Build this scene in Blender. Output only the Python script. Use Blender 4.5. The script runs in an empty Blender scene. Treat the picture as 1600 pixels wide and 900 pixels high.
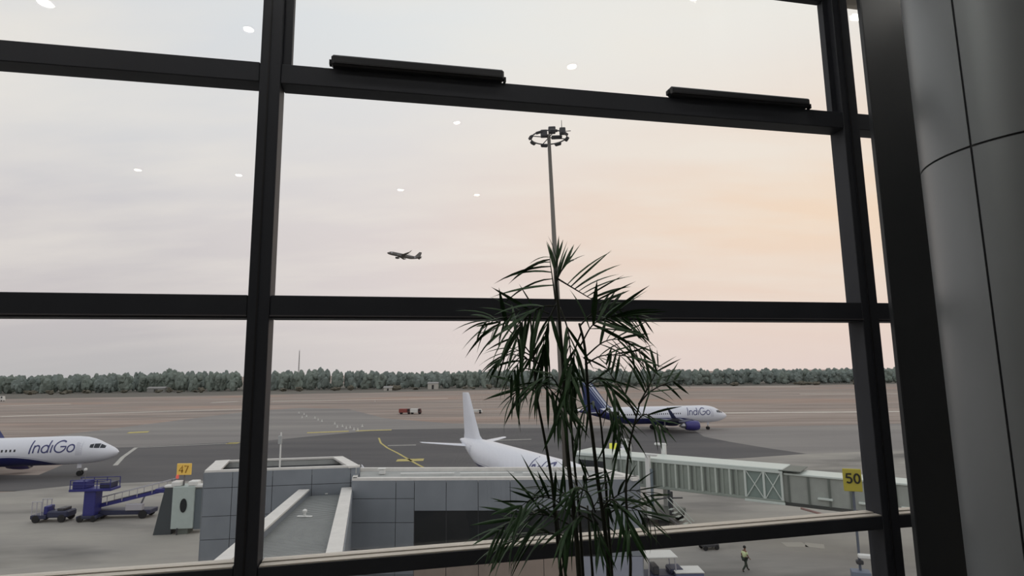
import bpy, bmesh, math, random
from mathutils import Vector, Matrix, noise
random.seed(7)
S = bpy.context.scene
C = S.collection
R_ = math.radians
H = 14.6                                   # eye height above the apron
FPX = 907.4                                # focal length in pixels of the 1600 wide frame
PITCH, ROLL, AZ = R_(8.187), R_(0.716), R_(11.375)

# ------------------------------------------------------------------ camera
cF = Vector((0, math.cos(PITCH), math.sin(PITCH)))
u0 = Vector((0, -math.sin(PITCH), math.cos(PITCH)))
r0 = Vector((1, 0, 0))
cR = math.cos(ROLL)*r0 - math.sin(ROLL)*u0
cU = math.sin(ROLL)*r0 + math.cos(ROLL)*u0
cam = bpy.data.cameras.new('camera')
cam.sensor_width = 36; cam.lens = 36*FPX/1600; cam.clip_start = 0.05; cam.clip_end = 9000
co = bpy.data.objects.new('camera', cam); C.objects.link(co)
M = Matrix((cR, cU, -cF)).transposed().to_4x4(); M.translation = Vector((0, 0, H))
co.matrix_world = M
S.camera = co

# ------------------------------------------------------------------ colour helpers
def lin(c):
    c = c/255
    return c/12.92 if c <= .04045 else ((c+.055)/1.055)**2.4
def rgb(r, g, b): return (lin(r), lin(g), lin(b), 1)

# ------------------------------------------------------------------ sky
S.view_settings.view_transform = 'Standard'; S.view_settings.look = 'None'
S.view_settings.exposure = 0.0; S.view_settings.gamma = 1; S.view_settings.use_curve_mapping = False
W = bpy.data.worlds.new('evening_sky'); S.world = W; W.use_nodes = True
nt = W.node_tree; N = nt.nodes; L = nt.links; N.clear()
def nd(t, **k):
    n = N.new(t)
    for a, b in k.items(): setattr(n, a, b)
    return n
def mth(op, a, b=None, c=None, clamp=False):
    n = nd('ShaderNodeMath', operation=op, use_clamp=clamp)
    for i, v in enumerate((a, b, c)):
        if v is None: continue
        if isinstance(v, (int, float)): n.inputs[i].default_value = v
        else: L.new(v, n.inputs[i])
    return n.outputs[0]
def mixc(fac, a, b, mode='MIX'):
    n = nd('ShaderNodeMix', data_type='RGBA', blend_type=mode)
    for i, v in ((0, fac), (6, a), (7, b)):
        if isinstance(v, (int, float, tuple)): n.inputs[i].default_value = v
        else: L.new(v, n.inputs[i])
    return n.outputs[2]
tc = nd('ShaderNodeTexCoord')
vn = nd('ShaderNodeVectorMath', operation='NORMALIZE'); L.new(tc.outputs['Generated'], vn.inputs[0])
sp = nd('ShaderNodeSeparateXYZ'); L.new(vn.outputs[0], sp.inputs[0])
zc = mth('MAXIMUM', sp.outputs[2], 0.0)
rp = nd('ShaderNodeValToRGB'); L.new(zc, rp.inputs[0])
cr = rp.color_ramp
cr.elements[0].position = 0; cr.elements[0].color = rgb(194, 191, 192)
cr.elements[1].position = 1; cr.elements[1].color = rgb(205, 211, 222)
for p_, c_ in ((.10, (208, 201, 203)), (.22, (216, 211, 213)), (.36, (223, 223, 226)), (.55, (224, 228, 234))):
    e = cr.elements.new(p_); e.color = rgb(*c_)
SUN = Vector((math.sin(R_(38))*math.cos(R_(13)), math.cos(R_(38))*math.cos(R_(13)), math.sin(R_(13))))
dp = nd('ShaderNodeVectorMath', operation='DOT_PRODUCT'); L.new(vn.outputs[0], dp.inputs[0]); dp.inputs[1].default_value = SUN
broad = mth('POWER', mth('MULTIPLY', mth('SUBTRACT', dp.outputs['Value'], 0.35), 1/.65, clamp=True), 1.05)
tight = mth('POWER', mth('MULTIPLY', mth('SUBTRACT', dp.outputs['Value'], 0.62), 1/.38, clamp=True), 1.6)
low = mth('SUBTRACT', 1.0, mth('SMOOTH_MIN', mth('MULTIPLY', mth('MAXIMUM', mth('SUBTRACT', zc, .22), 0), 3.4), 1.0, .1))
c1 = mixc(mth('MULTIPLY', broad, 1.0, clamp=True), rp.outputs[0], rgb(246, 246, 243))
c2 = mixc(mth('MULTIPLY', mth('MULTIPLY', broad, low), .85), c1, rgb(230, 207, 204))
c3 = mixc(mth('MULTIPLY', mth('MULTIPLY', tight, low), mth('ADD', .25, mth('MULTIPLY', zc, 3.4, clamp=True)), clamp=True), c2, rgb(252, 226, 202))
# thin cloud streaks laid out on a high flat layer
den = mth('ADD', zc, .16)
cv = nd('ShaderNodeCombineXYZ')
L.new(mth('DIVIDE', sp.outputs[0], den), cv.inputs[0]); L.new(mth('DIVIDE', sp.outputs[1], den), cv.inputs[1])
mp = nd('ShaderNodeMapping'); L.new(cv.outputs[0], mp.inputs[0])
mp.inputs['Rotation'].default_value = (0, 0, R_(32)); mp.inputs['Scale'].default_value = (.55, 1.5, 1)
nz = nd('ShaderNodeTexNoise'); L.new(mp.outputs[0], nz.inputs['Vector'])
nz.inputs['Scale'].default_value = 1.5; nz.inputs['Detail'].default_value = 5; nz.inputs['Roughness'].default_value = .5
mr = nd('ShaderNodeMapRange'); L.new(nz.outputs[0], mr.inputs[0])
mr.inputs[1].default_value = .42; mr.inputs[2].default_value = .66
cl = mth('MULTIPLY', mth('MULTIPLY', mr.outputs[0], mth('MULTIPLY', zc, 4.0, clamp=True)), .62)
c4 = mixc(cl, c3, rgb(248, 241, 232))
bg = nd('ShaderNodeBackground'); L.new(c4, bg.inputs[0]); bg.inputs[1].default_value = 1.0
wo = nd('ShaderNodeOutputWorld'); L.new(bg.outputs[0], wo.inputs[0])
W.cycles.sampling_method = 'MANUAL'; W.cycles.sample_map_resolution = 512

# ------------------------------------------------------------------ pixel helpers (points in the place)
def ray(x, y): return cF + cR*((x-800)/FPX) + cU*((450-y)/FPX)
def at_z(x, y, z=0.0):
    d = ray(x, y); k = (z-H)/d.z
    return Vector((d.x*k, d.y*k, z))
def at_y(x, y, Y):
    d = ray(x, y); k = Y/d.y
    return Vector((d.x*k, Y, H+d.z*k))

# ------------------------------------------------------------------ materials
MATS = {}
def mat(name, col, rough=.6, metal=0.0, var=0.0, scale=8.0, bump=0.0, spec=.5, coat=0.0, stretch=None):
    if name in MATS: return MATS[name]
    m = bpy.data.materials.new(name); m.use_nodes = True
    t = m.node_tree; b = t.nodes['Principled BSDF']
    b.inputs['Base Color'].default_value = col
    b.inputs['Roughness'].default_value = rough; b.inputs['Metallic'].default_value = metal
    b.inputs['Specular IOR Level'].default_value = spec
    b.inputs['Coat Weight'].default_value = coat
    if var or bump:
        g = t.nodes.new('ShaderNodeTexCoord'); n = t.nodes.new('ShaderNodeTexNoise')
        n.inputs['Scale'].default_value = scale; n.inputs['Detail'].default_value = 4
        mp_ = t.nodes.new('ShaderNodeMapping'); t.links.new(g.outputs['Object'], mp_.inputs[0])
        if stretch: mp_.inputs['Scale'].default_value = stretch
        t.links.new(mp_.outputs[0], n.inputs['Vector'])
        if var:
            r = t.nodes.new('ShaderNodeValToRGB'); t.links.new(n.outputs[0], r.inputs[0])
            r.color_ramp.elements[0].position = .3; r.color_ramp.elements[1].position = .7
            r.color_ramp.elements[0].color = tuple(c*(1-var) for c in col[:3])+(1,)
            r.color_ramp.elements[1].color = tuple(min(1, c*(1+var)) for c in col[:3])+(1,)
            t.links.new(r.outputs[0], b.inputs['Base Color'])
        if bump:
            bp = t.nodes.new('ShaderNodeBump'); bp.inputs['Strength'].default_value = bump
            t.links.new(n.outputs[0], bp.inputs['Height']); t.links.new(bp.outputs[0], b.inputs['Normal'])
    MATS[name] = m
    return m

def glass_mat(name='window_glass'):
    m = bpy.data.materials.new(name); m.use_nodes = True; t = m.node_tree; t.nodes.clear()
    tr = t.nodes.new('ShaderNodeBsdfTransparent'); tr.inputs[0].default_value = (.985, .99, .985, 1)
    gl = t.nodes.new('ShaderNodeBsdfGlossy'); gl.inputs['Roughness'].default_value = 0.0
    lw = t.nodes.new('ShaderNodeLayerWeight'); lw.inputs[0].default_value = .5      # Schlick reflectance
    pw = t.nodes.new('ShaderNodeMath'); pw.operation = 'POWER'; pw.inputs[1].default_value = 5.0; t.links.new(lw.outputs['Facing'], pw.inputs[0])
    fr = t.nodes.new('ShaderNodeMath'); fr.operation = 'MULTIPLY_ADD'; fr.inputs[1].default_value = .96; fr.inputs[2].default_value = .035; t.links.new(pw.outputs[0], fr.inputs[0])
    mx = t.nodes.new('ShaderNodeMixShader'); o = t.nodes.new('ShaderNodeOutputMaterial')
    t.links.new(fr.outputs[0], mx.inputs[0]); t.links.new(tr.outputs[0], mx.inputs[1]); t.links.new(gl.outputs[0], mx.inputs[2])
    t.links.new(mx.outputs[0], o.inputs[0]); MATS[name] = m
    return m
GLASS = glass_mat()

def gain(c, k=1.5):
    return tuple(min(.8, v*k) for v in rgb(*c)[:3])+(1,)
def ground_mat(name, cols, scale, stretch, rot=0.0, detail=6, extra=None):
    """weathered ground: colour ramp over stretched noise, plus a second blotchy layer"""
    m = bpy.data.materials.new(name); m.use_nodes = True; t = m.node_tree; b = t.nodes['Principled BSDF']
    b.inputs['Roughness'].default_value = .9; b.inputs['Specular IOR Level'].default_value = .2
    g = t.nodes.new('ShaderNodeTexCoord'); mp_ = t.nodes.new('ShaderNodeMapping')
    mp_.inputs['Scale'].default_value = stretch; mp_.inputs['Rotation'].default_value = (0, 0, rot)
    t.links.new(g.outputs['Object'], mp_.inputs[0])
    n = t.nodes.new('ShaderNodeTexNoise'); n.inputs['Scale'].default_value = scale; n.inputs['Detail'].default_value = detail
    n.inputs['Roughness'].default_value = .6
    t.links.new(mp_.outputs[0], n.inputs['Vector'])
    r = t.nodes.new('ShaderNodeValToRGB'); t.links.new(n.outputs[0], r.inputs[0])
    els = r.color_ramp.elements
    while len(els) < len(cols): els.new(.5)
    for i, c in enumerate(cols):
        els[i].position = .3+.4*i/(len(cols)-1); els[i].color = gain(c)
    out = r.outputs[0]
    if extra:
        ec, es, est, lo, hi, amt = extra
        mp2 = t.nodes.new('ShaderNodeMapping'); mp2.inputs['Scale'].default_value = est
        t.links.new(g.outputs['Object'], mp2.inputs[0])
        n2 = t.nodes.new('ShaderNodeTexNoise'); n2.inputs['Scale'].default_value = es; n2.inputs['Detail'].default_value = 4
        t.links.new(mp2.outputs[0], n2.inputs['Vector'])
        q = t.nodes.new('ShaderNodeMapRange'); q.inputs[1].default_value = lo; q.inputs[2].default_value = hi; q.inputs[4].default_value = amt
        t.links.new(n2.outputs[0], q.inputs[0])
        mx = t.nodes.new('ShaderNodeMix'); mx.data_type = 'RGBA'
        t.links.new(q.outputs[0], mx.inputs[0]); t.links.new(out, mx.inputs[6]); mx.inputs[7].default_value = gain(ec)
        out = mx.outputs[2]
    t.links.new(out, b.inputs['Base Color']); MATS[name] = m
    return m

# ------------------------------------------------------------------ mesh builder
class MB:
    def __init__(s): s.v = []; s.f = []; s.mi = []
    def add(s, vs, fs, mi=0):
        o = len(s.v); s.v += [Vector(q) for q in vs]; s.f += [tuple(i+o for i in q) for q in fs]; s.mi += [mi]*len(fs); return s
    def box(s, a, b, mi=0):
        (x0, y0, z0), (x1, y1, z1) = a, b
        return s.add([(x0, y0, z0), (x1, y0, z0), (x1, y1, z0), (x0, y1, z0), (x0, y0, z1), (x1, y0, z1), (x1, y1, z1), (x0, y1, z1)],
                     [(0, 3, 2, 1), (4, 5, 6, 7), (0, 1, 5, 4), (1, 2, 6, 5), (2, 3, 7, 6), (3, 0, 4, 7)], mi)
    def bevbox(s, a, b, r=.01, mi=0):
        """box with chamfered edges"""
        bm = bmesh.new(); bmesh.ops.create_cube(bm, size=1)
        c = [(a[i]+b[i])/2 for i in range(3)]; d = [abs(b[i]-a[i]) for i in range(3)]
        for v in bm.verts: v.co = Vector((c[0]+v.co.x*d[0], c[1]+v.co.y*d[1], c[2]+v.co.z*d[2]))
        r = min(r, min(d)*.45)
        bmesh.ops.bevel(bm, geom=bm.edges[:], offset=r, segments=1, affect='EDGES')
        bm.verts.index_update()
        s.add([v.co.copy() for v in bm.verts], [[v.index for v in f.verts] for f in bm.faces], mi); bm.free(); return s
    def prism(s, poly, z0, z1, mi=0):
        n = len(poly)
        vs = [(p[0], p[1], z0) for p in poly]+[(p[0], p[1], z1) for p in poly]
        fs = [tuple(range(n-1, -1, -1)), tuple(range(n, 2*n))]+[(i, (i+1) % n, n+(i+1) % n, n+i) for i in range(n)]
        return s.add(vs, fs, mi)
    def hull8(s, q, mi=0):
        return s.add(q, [(0, 3, 2, 1), (4, 5, 6, 7), (0, 1, 5, 4), (1, 2, 6, 5), (2, 3, 7, 6), (3, 0, 4, 7)], mi)
    def tube(s, pts, rad, n=8, mi=0, cap=True):
        pts = [Vector(p) for p in pts]
        if isinstance(rad, (int, float)): rad = [rad]*len(pts)
        rings = []; up = Vector((0, 0, 1)); prev = None
        for i, p in enumerate(pts):
            t = (pts[min(i+1, len(pts)-1)]-pts[max(i-1, 0)])
            t = t.normalized() if t.length > 1e-9 else Vector((0, 0, 1))
            if prev is None:
                a = t.cross(up if abs(t.z) < .95 else Vector((1, 0, 0))).normalized()
            else:
                a = prev-t*prev.dot(t); a = a.normalized() if a.length > 1e-6 else t.orthogonal().normalized()
            prev = a; b = t.cross(a)
            rings.append([p+(a*math.cos(k*2*math.pi/n)+b*math.sin(k*2*math.pi/n))*rad[i] for k in range(n)])
        return s.rings(rings, mi, cap)
    def rings(s, rings, mi=0, cap=True):
        n = len(rings[0]); vs = [v for r in rings for v in r]; fs = []
        for i in range(len(rings)-1):
            for k in range(n): fs.append((i*n+k, i*n+(k+1) % n, (i+1)*n+(k+1) % n, (i+1)*n+k))
        if cap: fs.append(tuple(range(n-1, -1, -1))); fs.append(tuple((len(rings)-1)*n+k for k in range(n)))
        return s.add(vs, fs, mi)
    def lathe(s, prof, c=(0, 0, 0), axis='z', n=16, mi=0, cap=True):
        c = Vector(c); rings = []
        for r, h in prof:
            ring = []
            for k in range(n):
                a = 2*math.pi*k/n; x, y = r*math.cos(a), r*math.sin(a)
                ring.append(c+(Vector((x, y, h)) if axis == 'z' else Vector((h, x, y)) if axis == 'x' else Vector((y, h, x))))
            rings.append(ring)
        return s.rings(rings, mi, cap)
    def xf(s, mtx):
        s.v = [mtx @ v for v in s.v]; return s
    def mesh(s, name, mats, smooth=False):
        me = bpy.data.meshes.new(name); me.from_pydata([tuple(v) for v in s.v], [], s.f); me.update()
        bm = bmesh.new(); bm.from_mesh(me); bmesh.ops.recalc_face_normals(bm, faces=bm.faces[:]); bm.to_mesh(me); bm.free()
        for m in (mats if isinstance(mats, (list, tuple)) else [mats]): me.materials.append(m)
        if len(set(s.mi)) > 1:
            for p, i in zip(me.polygons, s.mi): p.material_index = i
        if smooth: me.polygons.foreach_set('use_smooth', [True]*len(me.polygons))
        return me
    def build(s, name, mats, parent=None, smooth=False, **props):
        return link(name, s.mesh(name, mats, smooth), parent, **props)
def link(name, data, parent=None, **props):
    o = bpy.data.objects.new(name, data); C.objects.link(o)
    if parent is not None: o.parent = parent
    for k, v in props.items(): o[k] = v
    return o
def empty(name, loc=(0, 0, 0), rz=0.0, **props):
    o = bpy.data.objects.new(name, None); C.objects.link(o); o.location = loc; o.rotation_euler = (0, 0, rz); o.empty_display_size = .2
    for k, v in props.items(): o[k] = v
    return o
def smooth_by_angle(o, ang=40):
    me = o.data
    me.polygons.foreach_set('use_smooth', [True]*len(me.polygons))
    me.set_sharp_from_angle(angle=R_(ang))
    return o
def copy_tree(o, parent=None):
    c = o.copy(); C.objects.link(c); c.parent = parent
    for ch in list(o.children): copy_tree(ch, c)
    return c
def strokes(lines, w, thick=.02, seg=None):
    """flat lettering from polylines in (a, b); returns MB in the a-b plane with thickness along +c"""
    mb = MB()
    for ln in lines:
        P = [Vector((p[0], p[1])) for p in ln]; n = len(P); closed = (P[0]-P[-1]).length < 1e-6
        L_, R2 = [], []
        for i in range(n):
            if closed:
                a = P[i-1] if i > 0 else P[n-2]; b = P[(i+1) % n] if i < n-1 else P[1]
            else: a = P[max(i-1, 0)]; b = P[min(i+1, n-1)]
            t = (b-a).normalized(); nn = Vector((-t.y, t.x))*w/2
            L_.append(P[i]+nn); R2.append(P[i]-nn)
        for i in range(n-1):
            q = [L_[i], L_[i+1], R2[i+1], R2[i]]
            mb.hull8([(p.x, p.y, 0) for p in q]+[(p.x, p.y, thick) for p in q])
    return mb
def arc(cx, cy, rx, ry, a0, a1, n=14):
    return [(cx+rx*math.cos(R_(a0+(a1-a0)*i/n)), cy+ry*math.sin(R_(a0+(a1-a0)*i/n))) for i in range(n+1)]
def digit(d):
    """digit strokes in a 0.6 x 1 cell"""
    return {'4': [[(.45, 0), (.45, 1), (.02, .3), (.6, .3)]], '7': [[(.02, .95), (.56, .95), (.2, 0)]],
            '5': [[(.54, .95), (.1, .95), (.07, .55)]+arc(.28, .32, .26, .28, 110, -140)],
            '0': [arc(.3, .5, .25, .46, 90, 450, 20)]}[d]
def number(txt, h, w):
    ls = []
    for i, d in enumerate(txt):
        for ln in digit(d): ls.append([((p[0]+i*.75)*h-(len(txt)*.75-.15)*h/2, p[1]*h-h/2) for p in ln])
    return strokes(ls, w)

# ------------------------------------------------------------------ shared materials
FRAME = mat('dark_window_frame', rgb(56, 58, 64), .55, .0, .06, 3, spec=.3)
FRAME2 = mat('black_rubber_gasket', rgb(30, 30, 33), .7)
PALE = mat('pale_sill_metal', rgb(214, 206, 194), .5)

# ================================================================== THE HALL (local axes: s along the glass wall, t towards outside, z from eye level)
ZF, ZCEIL = -1.6, 4.4
S0, S1, TB = -8.93, 11.45, -20.0
def hall(name, **p):
    return empty(name, (0, 0, H), AZ, **p)
def hbuild(mb, name, m, parent=None, smooth=False, **p):
    o = mb.build(name, m, parent, smooth, **p)
    if parent is None: o.location = (0, 0, H); o.rotation_euler = (0, 0, AZ)
    return o
HF = mat('hall_floor_stone', rgb(120, 116, 110), .3, 0, .08, 2)
HW = mat('hall_wall_paint', rgb(190, 188, 184), .7, 0, .04, 3)
hbuild(MB().box((S0-.3, TB-.3, ZF-.3), (S1+.3, 3.75, ZF)), 'floor', HF, kind='structure')
hbuild(MB().box((S0-.3, TB-.3, ZCEIL), (S1+.3, 3.9, ZCEIL+.3)), 'ceiling', HW, kind='structure')
hbuild(MB().box((S0-.3, TB-.3, ZF), (S1+.3, TB, ZCEIL)), 'wall_back', HW, kind='structure')
hbuild(MB().box((S0-.3, TB, ZF), (S0, 3.75, ZCEIL)), 'wall_left', HW, kind='structure')
hbuild(MB().box((S1, TB, ZF), (S1+.3, 3.75, ZCEIL)), 'wall_right', HW, kind='structure')

win = hall('window_1', kind='structure', label='dark framed glass curtain wall with pale sill strips')
mull = [3.2775+k*4.045 for k in range(-3, 3)]
HWM = .0675; T0, T1 = 3.5, 3.642
rows = [('lower', -1.085, -1.0), ('middle', .318, .45), ('upper', 1.743, 1.868), ('top', 2.825, 2.95)]
for k, s in enumerate(mull):
    w_ = .059 if k == 2 else HWM
    mb = MB().bevbox((s-w_, T0, ZF), (s+w_, T1, ZCEIL), .004)
    hbuild(mb, 'mullion', FRAME, win)
    hbuild(MB().box((s-.012, T0-.004, ZF), (s-.004, T0+.002, ZCEIL)), 'mullion_groove', FRAME2, win)
    hbuild(MB().box((s-.03, T1, ZF), (s+.03, T1+.03, ZCEIL)), 'mullion_cap', FRAME, win)
for k in range(len(mull)-1):
    a, b = mull[k]+HWM-.006, mull[k+1]-HWM+.006
    for nm, z0, z1 in rows:
        m = PALE if nm == 'top' else FRAME
        rise = [(-.018, -.018), (-.018, -.018), (-.024, .012), (.012, .012), (.012, .012)][k] if nm == 'lower' else (0, 0)
        def slope(mb):                      # the low rail is not quite level from bay to bay
            for v in mb.v: v.z += rise[0]+(rise[1]-rise[0])*(v.x-a)/(b-a)
            return mb
        hbuild(slope(MB().bevbox((a, T0+.003, z0), (b, T1-.003, z1), .004)), 'transom', m, win)
        hbuild(slope(MB().box((a, T1-.003, z0+.02), (b, T1+.03, z1-.02))), 'transom_cap', m, win)
        if nm == 'lower':
            hbuild(slope(MB().box((a+.006, T0+.006, z1-.002), (b-.006, 3.56, z1+.006))), 'sill_strip', PALE, win)
            hbuild(slope(MB().box((a+.006, 3.572, z1-.002), (b-.006, T1-.004, z1+.01))), 'sill_strip', PALE, win)
        if nm == 'middle':
            hbuild(MB().box((a, T0-.003, z0+.010), (b, T0+.006, z0+.018)), 'transom_bead', mat('grey_bead', rgb(95, 92, 95), .4), win)
    zs = [ZF]+[z for _, z0, z1 in rows for z in (z0, z1)]+[ZCEIL]
    for i in range(0, len(zs), 2):
        hbuild(MB().box((a-.004, 3.60, zs[i]-.004), (b+.004, 3.612, zs[i+1]+.004)), 'pane', GLASS, win)
# opening sash of the vent light above the upper transom, with its two opener housings
a, b = mull[2]+.053, mull[3]-HWM+.004
for q in (((a, 3.545, 1.862), (a+.058, 3.60, 2.83)), ((b-.05, 3.545, 1.862), (b, 3.60, 2.83)), ((a+.058, 3.545, 2.78), (b-.05, 3.60, 2.83)), ((a+.058, 3.55, 1.862), (b-.05, 3.60, 1.885))):
    hbuild(MB().bevbox(*q, .003), 'sash_bar', FRAME, win)
OPN = mat('opener_black', rgb(48, 49, 53), .4, 0, .05, 6)
for (s0, s1, z1, dz) in ((-.415, .665, 1.946, 0), (1.83, 2.925, 1.938, 0)):
    op = hbuild(MB().bevbox((s0, 3.47, 1.874), (s1, 3.535, z1), .012), 'opener_housing', OPN, win)
    hbuild(MB().box((s0-.012, 3.485, 1.885), (s0, 3.52, 1.915)), 'end_bracket', FRAME2, op)
    hbuild(MB().box((s1, 3.485, 1.868), (s1+.014, 3.52, 1.9)), 'end_bracket', FRAME2, op)
    hbuild(MB().box((s0+.02, 3.462, 1.883), (s1-.02, 3.472, 1.893)), 'seam', FRAME2, op)

# dark cover panel standing just inside the glass
PANEL = mat('charcoal_cover_panel', rgb(46, 49, 52), .35, .0, .04, 2)
hbuild(MB().bevbox((3.24, 3.27, ZF), (3.76, 3.31, ZCEIL), .006), 'cover_panel', PANEL,
       label='tall flat charcoal cover panel between the glass wall and the round column', category='panel')

# big round column clad in satin grey sheets
CD, CRAD = 4.2, .5
beta = math.asin(CRAD/CD); th = R_(47.6)+beta
cs, ct = CD*math.sin(th), CD*math.cos(th)
CLAD = mat('satin_grey_cladding', rgb(132, 136, 138), .38, .3, .03, 1.5)
CORE = mat('joint_sealant_grey', rgb(66, 68, 70), .8)
col = empty('column', Matrix.Rotation(AZ, 3, 'Z') @ Vector((cs, ct, ZF))+Vector((0, 0, H)), AZ,
            label='large round column clad in satin grey metal sheets at the right edge', category='column')
CH = ZCEIL-ZF
MB().lathe([(CRAD-.012, 0), (CRAD-.012, CH)], n=64).build('core', CORE, col, True)
d_ = ray(1440, 275); hz = math.hypot(d_.x, d_.y)
zj = d_.z/hz*math.sqrt(CD*CD-CRAD*CRAD)-ZF
d_ = ray(1546, 450); loc = Matrix.Rotation(-AZ, 3, 'Z') @ d_; v2 = Vector((loc.x, loc.y)).normalized()
cc = Vector((cs, ct)); bq = v2.dot(cc); disc = math.sqrt(max(0, bq*bq-cc.dot(cc)+CRAD*CRAD))
hit = v2*(bq-disc)-cc; tj = math.atan2(hit.y, hit.x)
def cladding(a0, a1, z0, z1, n=26):
    mb = MB(); ro, ri = CRAD, CRAD-.012
    rings = []
    for i in range(n+1):
        a = a0+(a1-a0)*i/n; c_, s_ = math.cos(a), math.sin(a)
        rings.append([Vector((ri*c_, ri*s_, z0)), Vector((ro*c_, ro*s_, z0)), Vector((ro*c_, ro*s_, z1)), Vector((ri*c_, ri*s_, z1))])
    return mb.rings(rings)
ga = .011/CRAD
for q in range(4):
    a0 = tj+q*math.pi/2+ga/2; a1 = tj+(q+1)*math.pi/2-ga/2
    for z0, z1 in ((0, zj-.006), (zj+.006, CH)):
        o = cladding(a0, a1, z0, z1).build('cladding_panel', CLAD, col); smooth_by_angle(o, 30)
MB().lathe([(CRAD+.02, 0), (CRAD+.02, .12), (CRAD+.001, .125)], n=48).build('base_ring', FRAME, col)

# ceiling downlights far back in the hall; they show as small reflections in the panes
EM = bpy.data.materials.new('downlight_emitter'); EM.use_nodes = True
EM.node_tree.nodes['Principled BSDF'].inputs['Emission Color'].default_value = (1, .97, .92, 1)
EM.node_tree.nodes['Principled BSDF'].inputs['Emission Strength'].default_value = 150
EM_FILL = EM.copy(); EM_FILL.node_tree.nodes['Principled BSDF'].inputs['Emission Strength'].default_value = 50
WHITE = mat('white_trim', rgb(225, 225, 222), .5)
lm0 = MB().lathe([(.088, 0), (.12, 0), (.12, .03), (.088, .03), (.088, 0)], n=20, cap=False).mesh('trim_ring', WHITE)
lm1 = MB().lathe([(.088, .012), (.088, .03)], n=20).mesh('lens', EM)
lm_fill = MB().lathe([(.088, .012), (.088, .03)], n=20).mesh('lens', EM_FILL)
for (x, y, sc) in ((70, 5, 1.25), (388, 46, .9), (894, 104, 1.0), (714, 192, .8), (215, 266, 1.0), (373, 274, 1.1), (626, 297, 1.1), (745, 305, 1.0)):
    d = Matrix.Rotation(-AZ, 3, 'Z') @ ray(x, y); k = 3.6/d.y; g = d*k
    k2 = (ZCEIL-.03-g.z)/d.z
    p = Vector((g.x+d.x*k2, g.y-d.y*k2, ZCEIL-.03))
    if not (S0 < p.x < S1 and TB < p.y): continue
    l = empty('ceiling_or_fill_downlight', Matrix.Rotation(AZ, 3, 'Z') @ p+Vector((0, 0, H)), AZ, label='small round white ceiling downlight mirrored in the window panes', category='light', group='ceiling downlights reflected in the glass')
    l.scale = (sc*.72, sc*.72, 1)
    link('trim_ring', lm0, l); link('lens', lm1, l)

# added fill lamps near the glass, out of view, brightening frames, column and palm
for k in range(9):
    for tt in (1.5, 2.5):
        p = Vector((S0+1.4+k*2.2, tt, ZCEIL-.03))
        l = empty('ceiling_or_fill_downlight', Matrix.Rotation(AZ, 3, 'Z') @ p+Vector((0, 0, H)), AZ, label='added unseen fill downlight in the rows over the glass wall', category='light', group='added fill downlights over the glass wall')
        l.scale = (1.6, 1.6, 1)
        link('trim_ring', lm0, l); link('lens', lm_fill, l)

# ================================================================== THE PALM in front of the glass
PY = 2.6
LEAF = mat('palm_leaf_green', rgb(44, 78, 38), .55, 0, .25, 30)
STEM = mat('palm_cane_dark', rgb(46, 50, 38), .6, 0, .2, 40)
def pp(x, y, dy=0.0): return at_y(x, y, PY+dy)
base = pp(925, 900); base.z = H+ZF
palm = empty('potted_palm', base, 0, label='tall dark green potted palm with bare canes standing before the glass wall', category='plant')
pt = MB().lathe([(.17, 0), (.2, .02), (.25, .46), (.265, .47), (.265, .5), (.24, .5), (.235, .44), (.02, .44)], base, n=28)
def pal(mb, name, m, parent=palm, smooth=False, **p):
    o = mb.xf(Matrix.Translation(-base)).build(name, m, parent, smooth, **p); return o
pal(pt, 'planter', mat('planter_charcoal', rgb(60, 58, 56), .6, 0, .1, 10), smooth=False)
pal(MB().lathe([(.001, .44), (.235, .44), (.235, .455), (.12, .475), (.001, .48)], base, n=24), 'soil', mat('potting_soil', rgb(50, 40, 32), .95, 0, .4, 60, .5))
def spline(pts, n):
    P = [Vector(p) for p in pts]; P = [2*P[0]-P[1]]+P+[2*P[-1]-P[-2]]; out = []
    for i in range(1, len(P)-2):
        for k in range(n):
            t = k/n
            out.append(.5*((2*P[i])+(-P[i-1]+P[i+1])*t+(2*P[i-1]-5*P[i]+4*P[i+1]-P[i+2])*t*t+(-P[i-1]+3*P[i]-3*P[i+1]+P[i+2])*t**3))
    out.append(P[-2]); return out
canes = [  # (pixel track from the top down, depth offset, radius)
    ([(829, 500), (834, 560), (838, 615), (850, 680), (862, 750), (870, 833), (877, 900)], .04, .0075),
    ([(867, 420), (872, 480), (879, 560), (883, 637), (886, 700), (893, 767), (900, 833), (905, 900)], -.05, .0105),
    ([(886, 560), (891, 640), (897, 720), (905, 800), (911, 900)], .10, .007),
    ([(905, 505), (914, 545), (920, 633), (926, 683), (934, 750), (944, 817), (951, 900)], .0, .0095),
    ([(936, 640), (941, 683), (946, 750), (951, 827), (956, 900)], .12, .007),
    ([(1000, 628), (992, 660), (983, 700), (978, 767), (982, 833), (985, 900)], -.08, .0062),
    ([(868, 790), (876, 850), (884, 900)], .14, .007), ([(918, 790), (922, 850), (926, 900)], .16, .007)]
for trk, dy, rad in canes:
    P = [pp(x, y, dy) for x, y in trk]
    foot = P[-1].copy(); foot.z = H+ZF+.45; foot.x = base.x+(P[-1].x-base.x)*.75; foot.y = base.y+(P[-1].y-base.y)*.6
    P = spline(P+[foot], 4)
    n = len(P)
    pal(MB().tube(P, [rad*(.55+.55*i/(n-1)) for i in range(n)], 8), 'cane', STEM, smooth=True)
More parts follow.
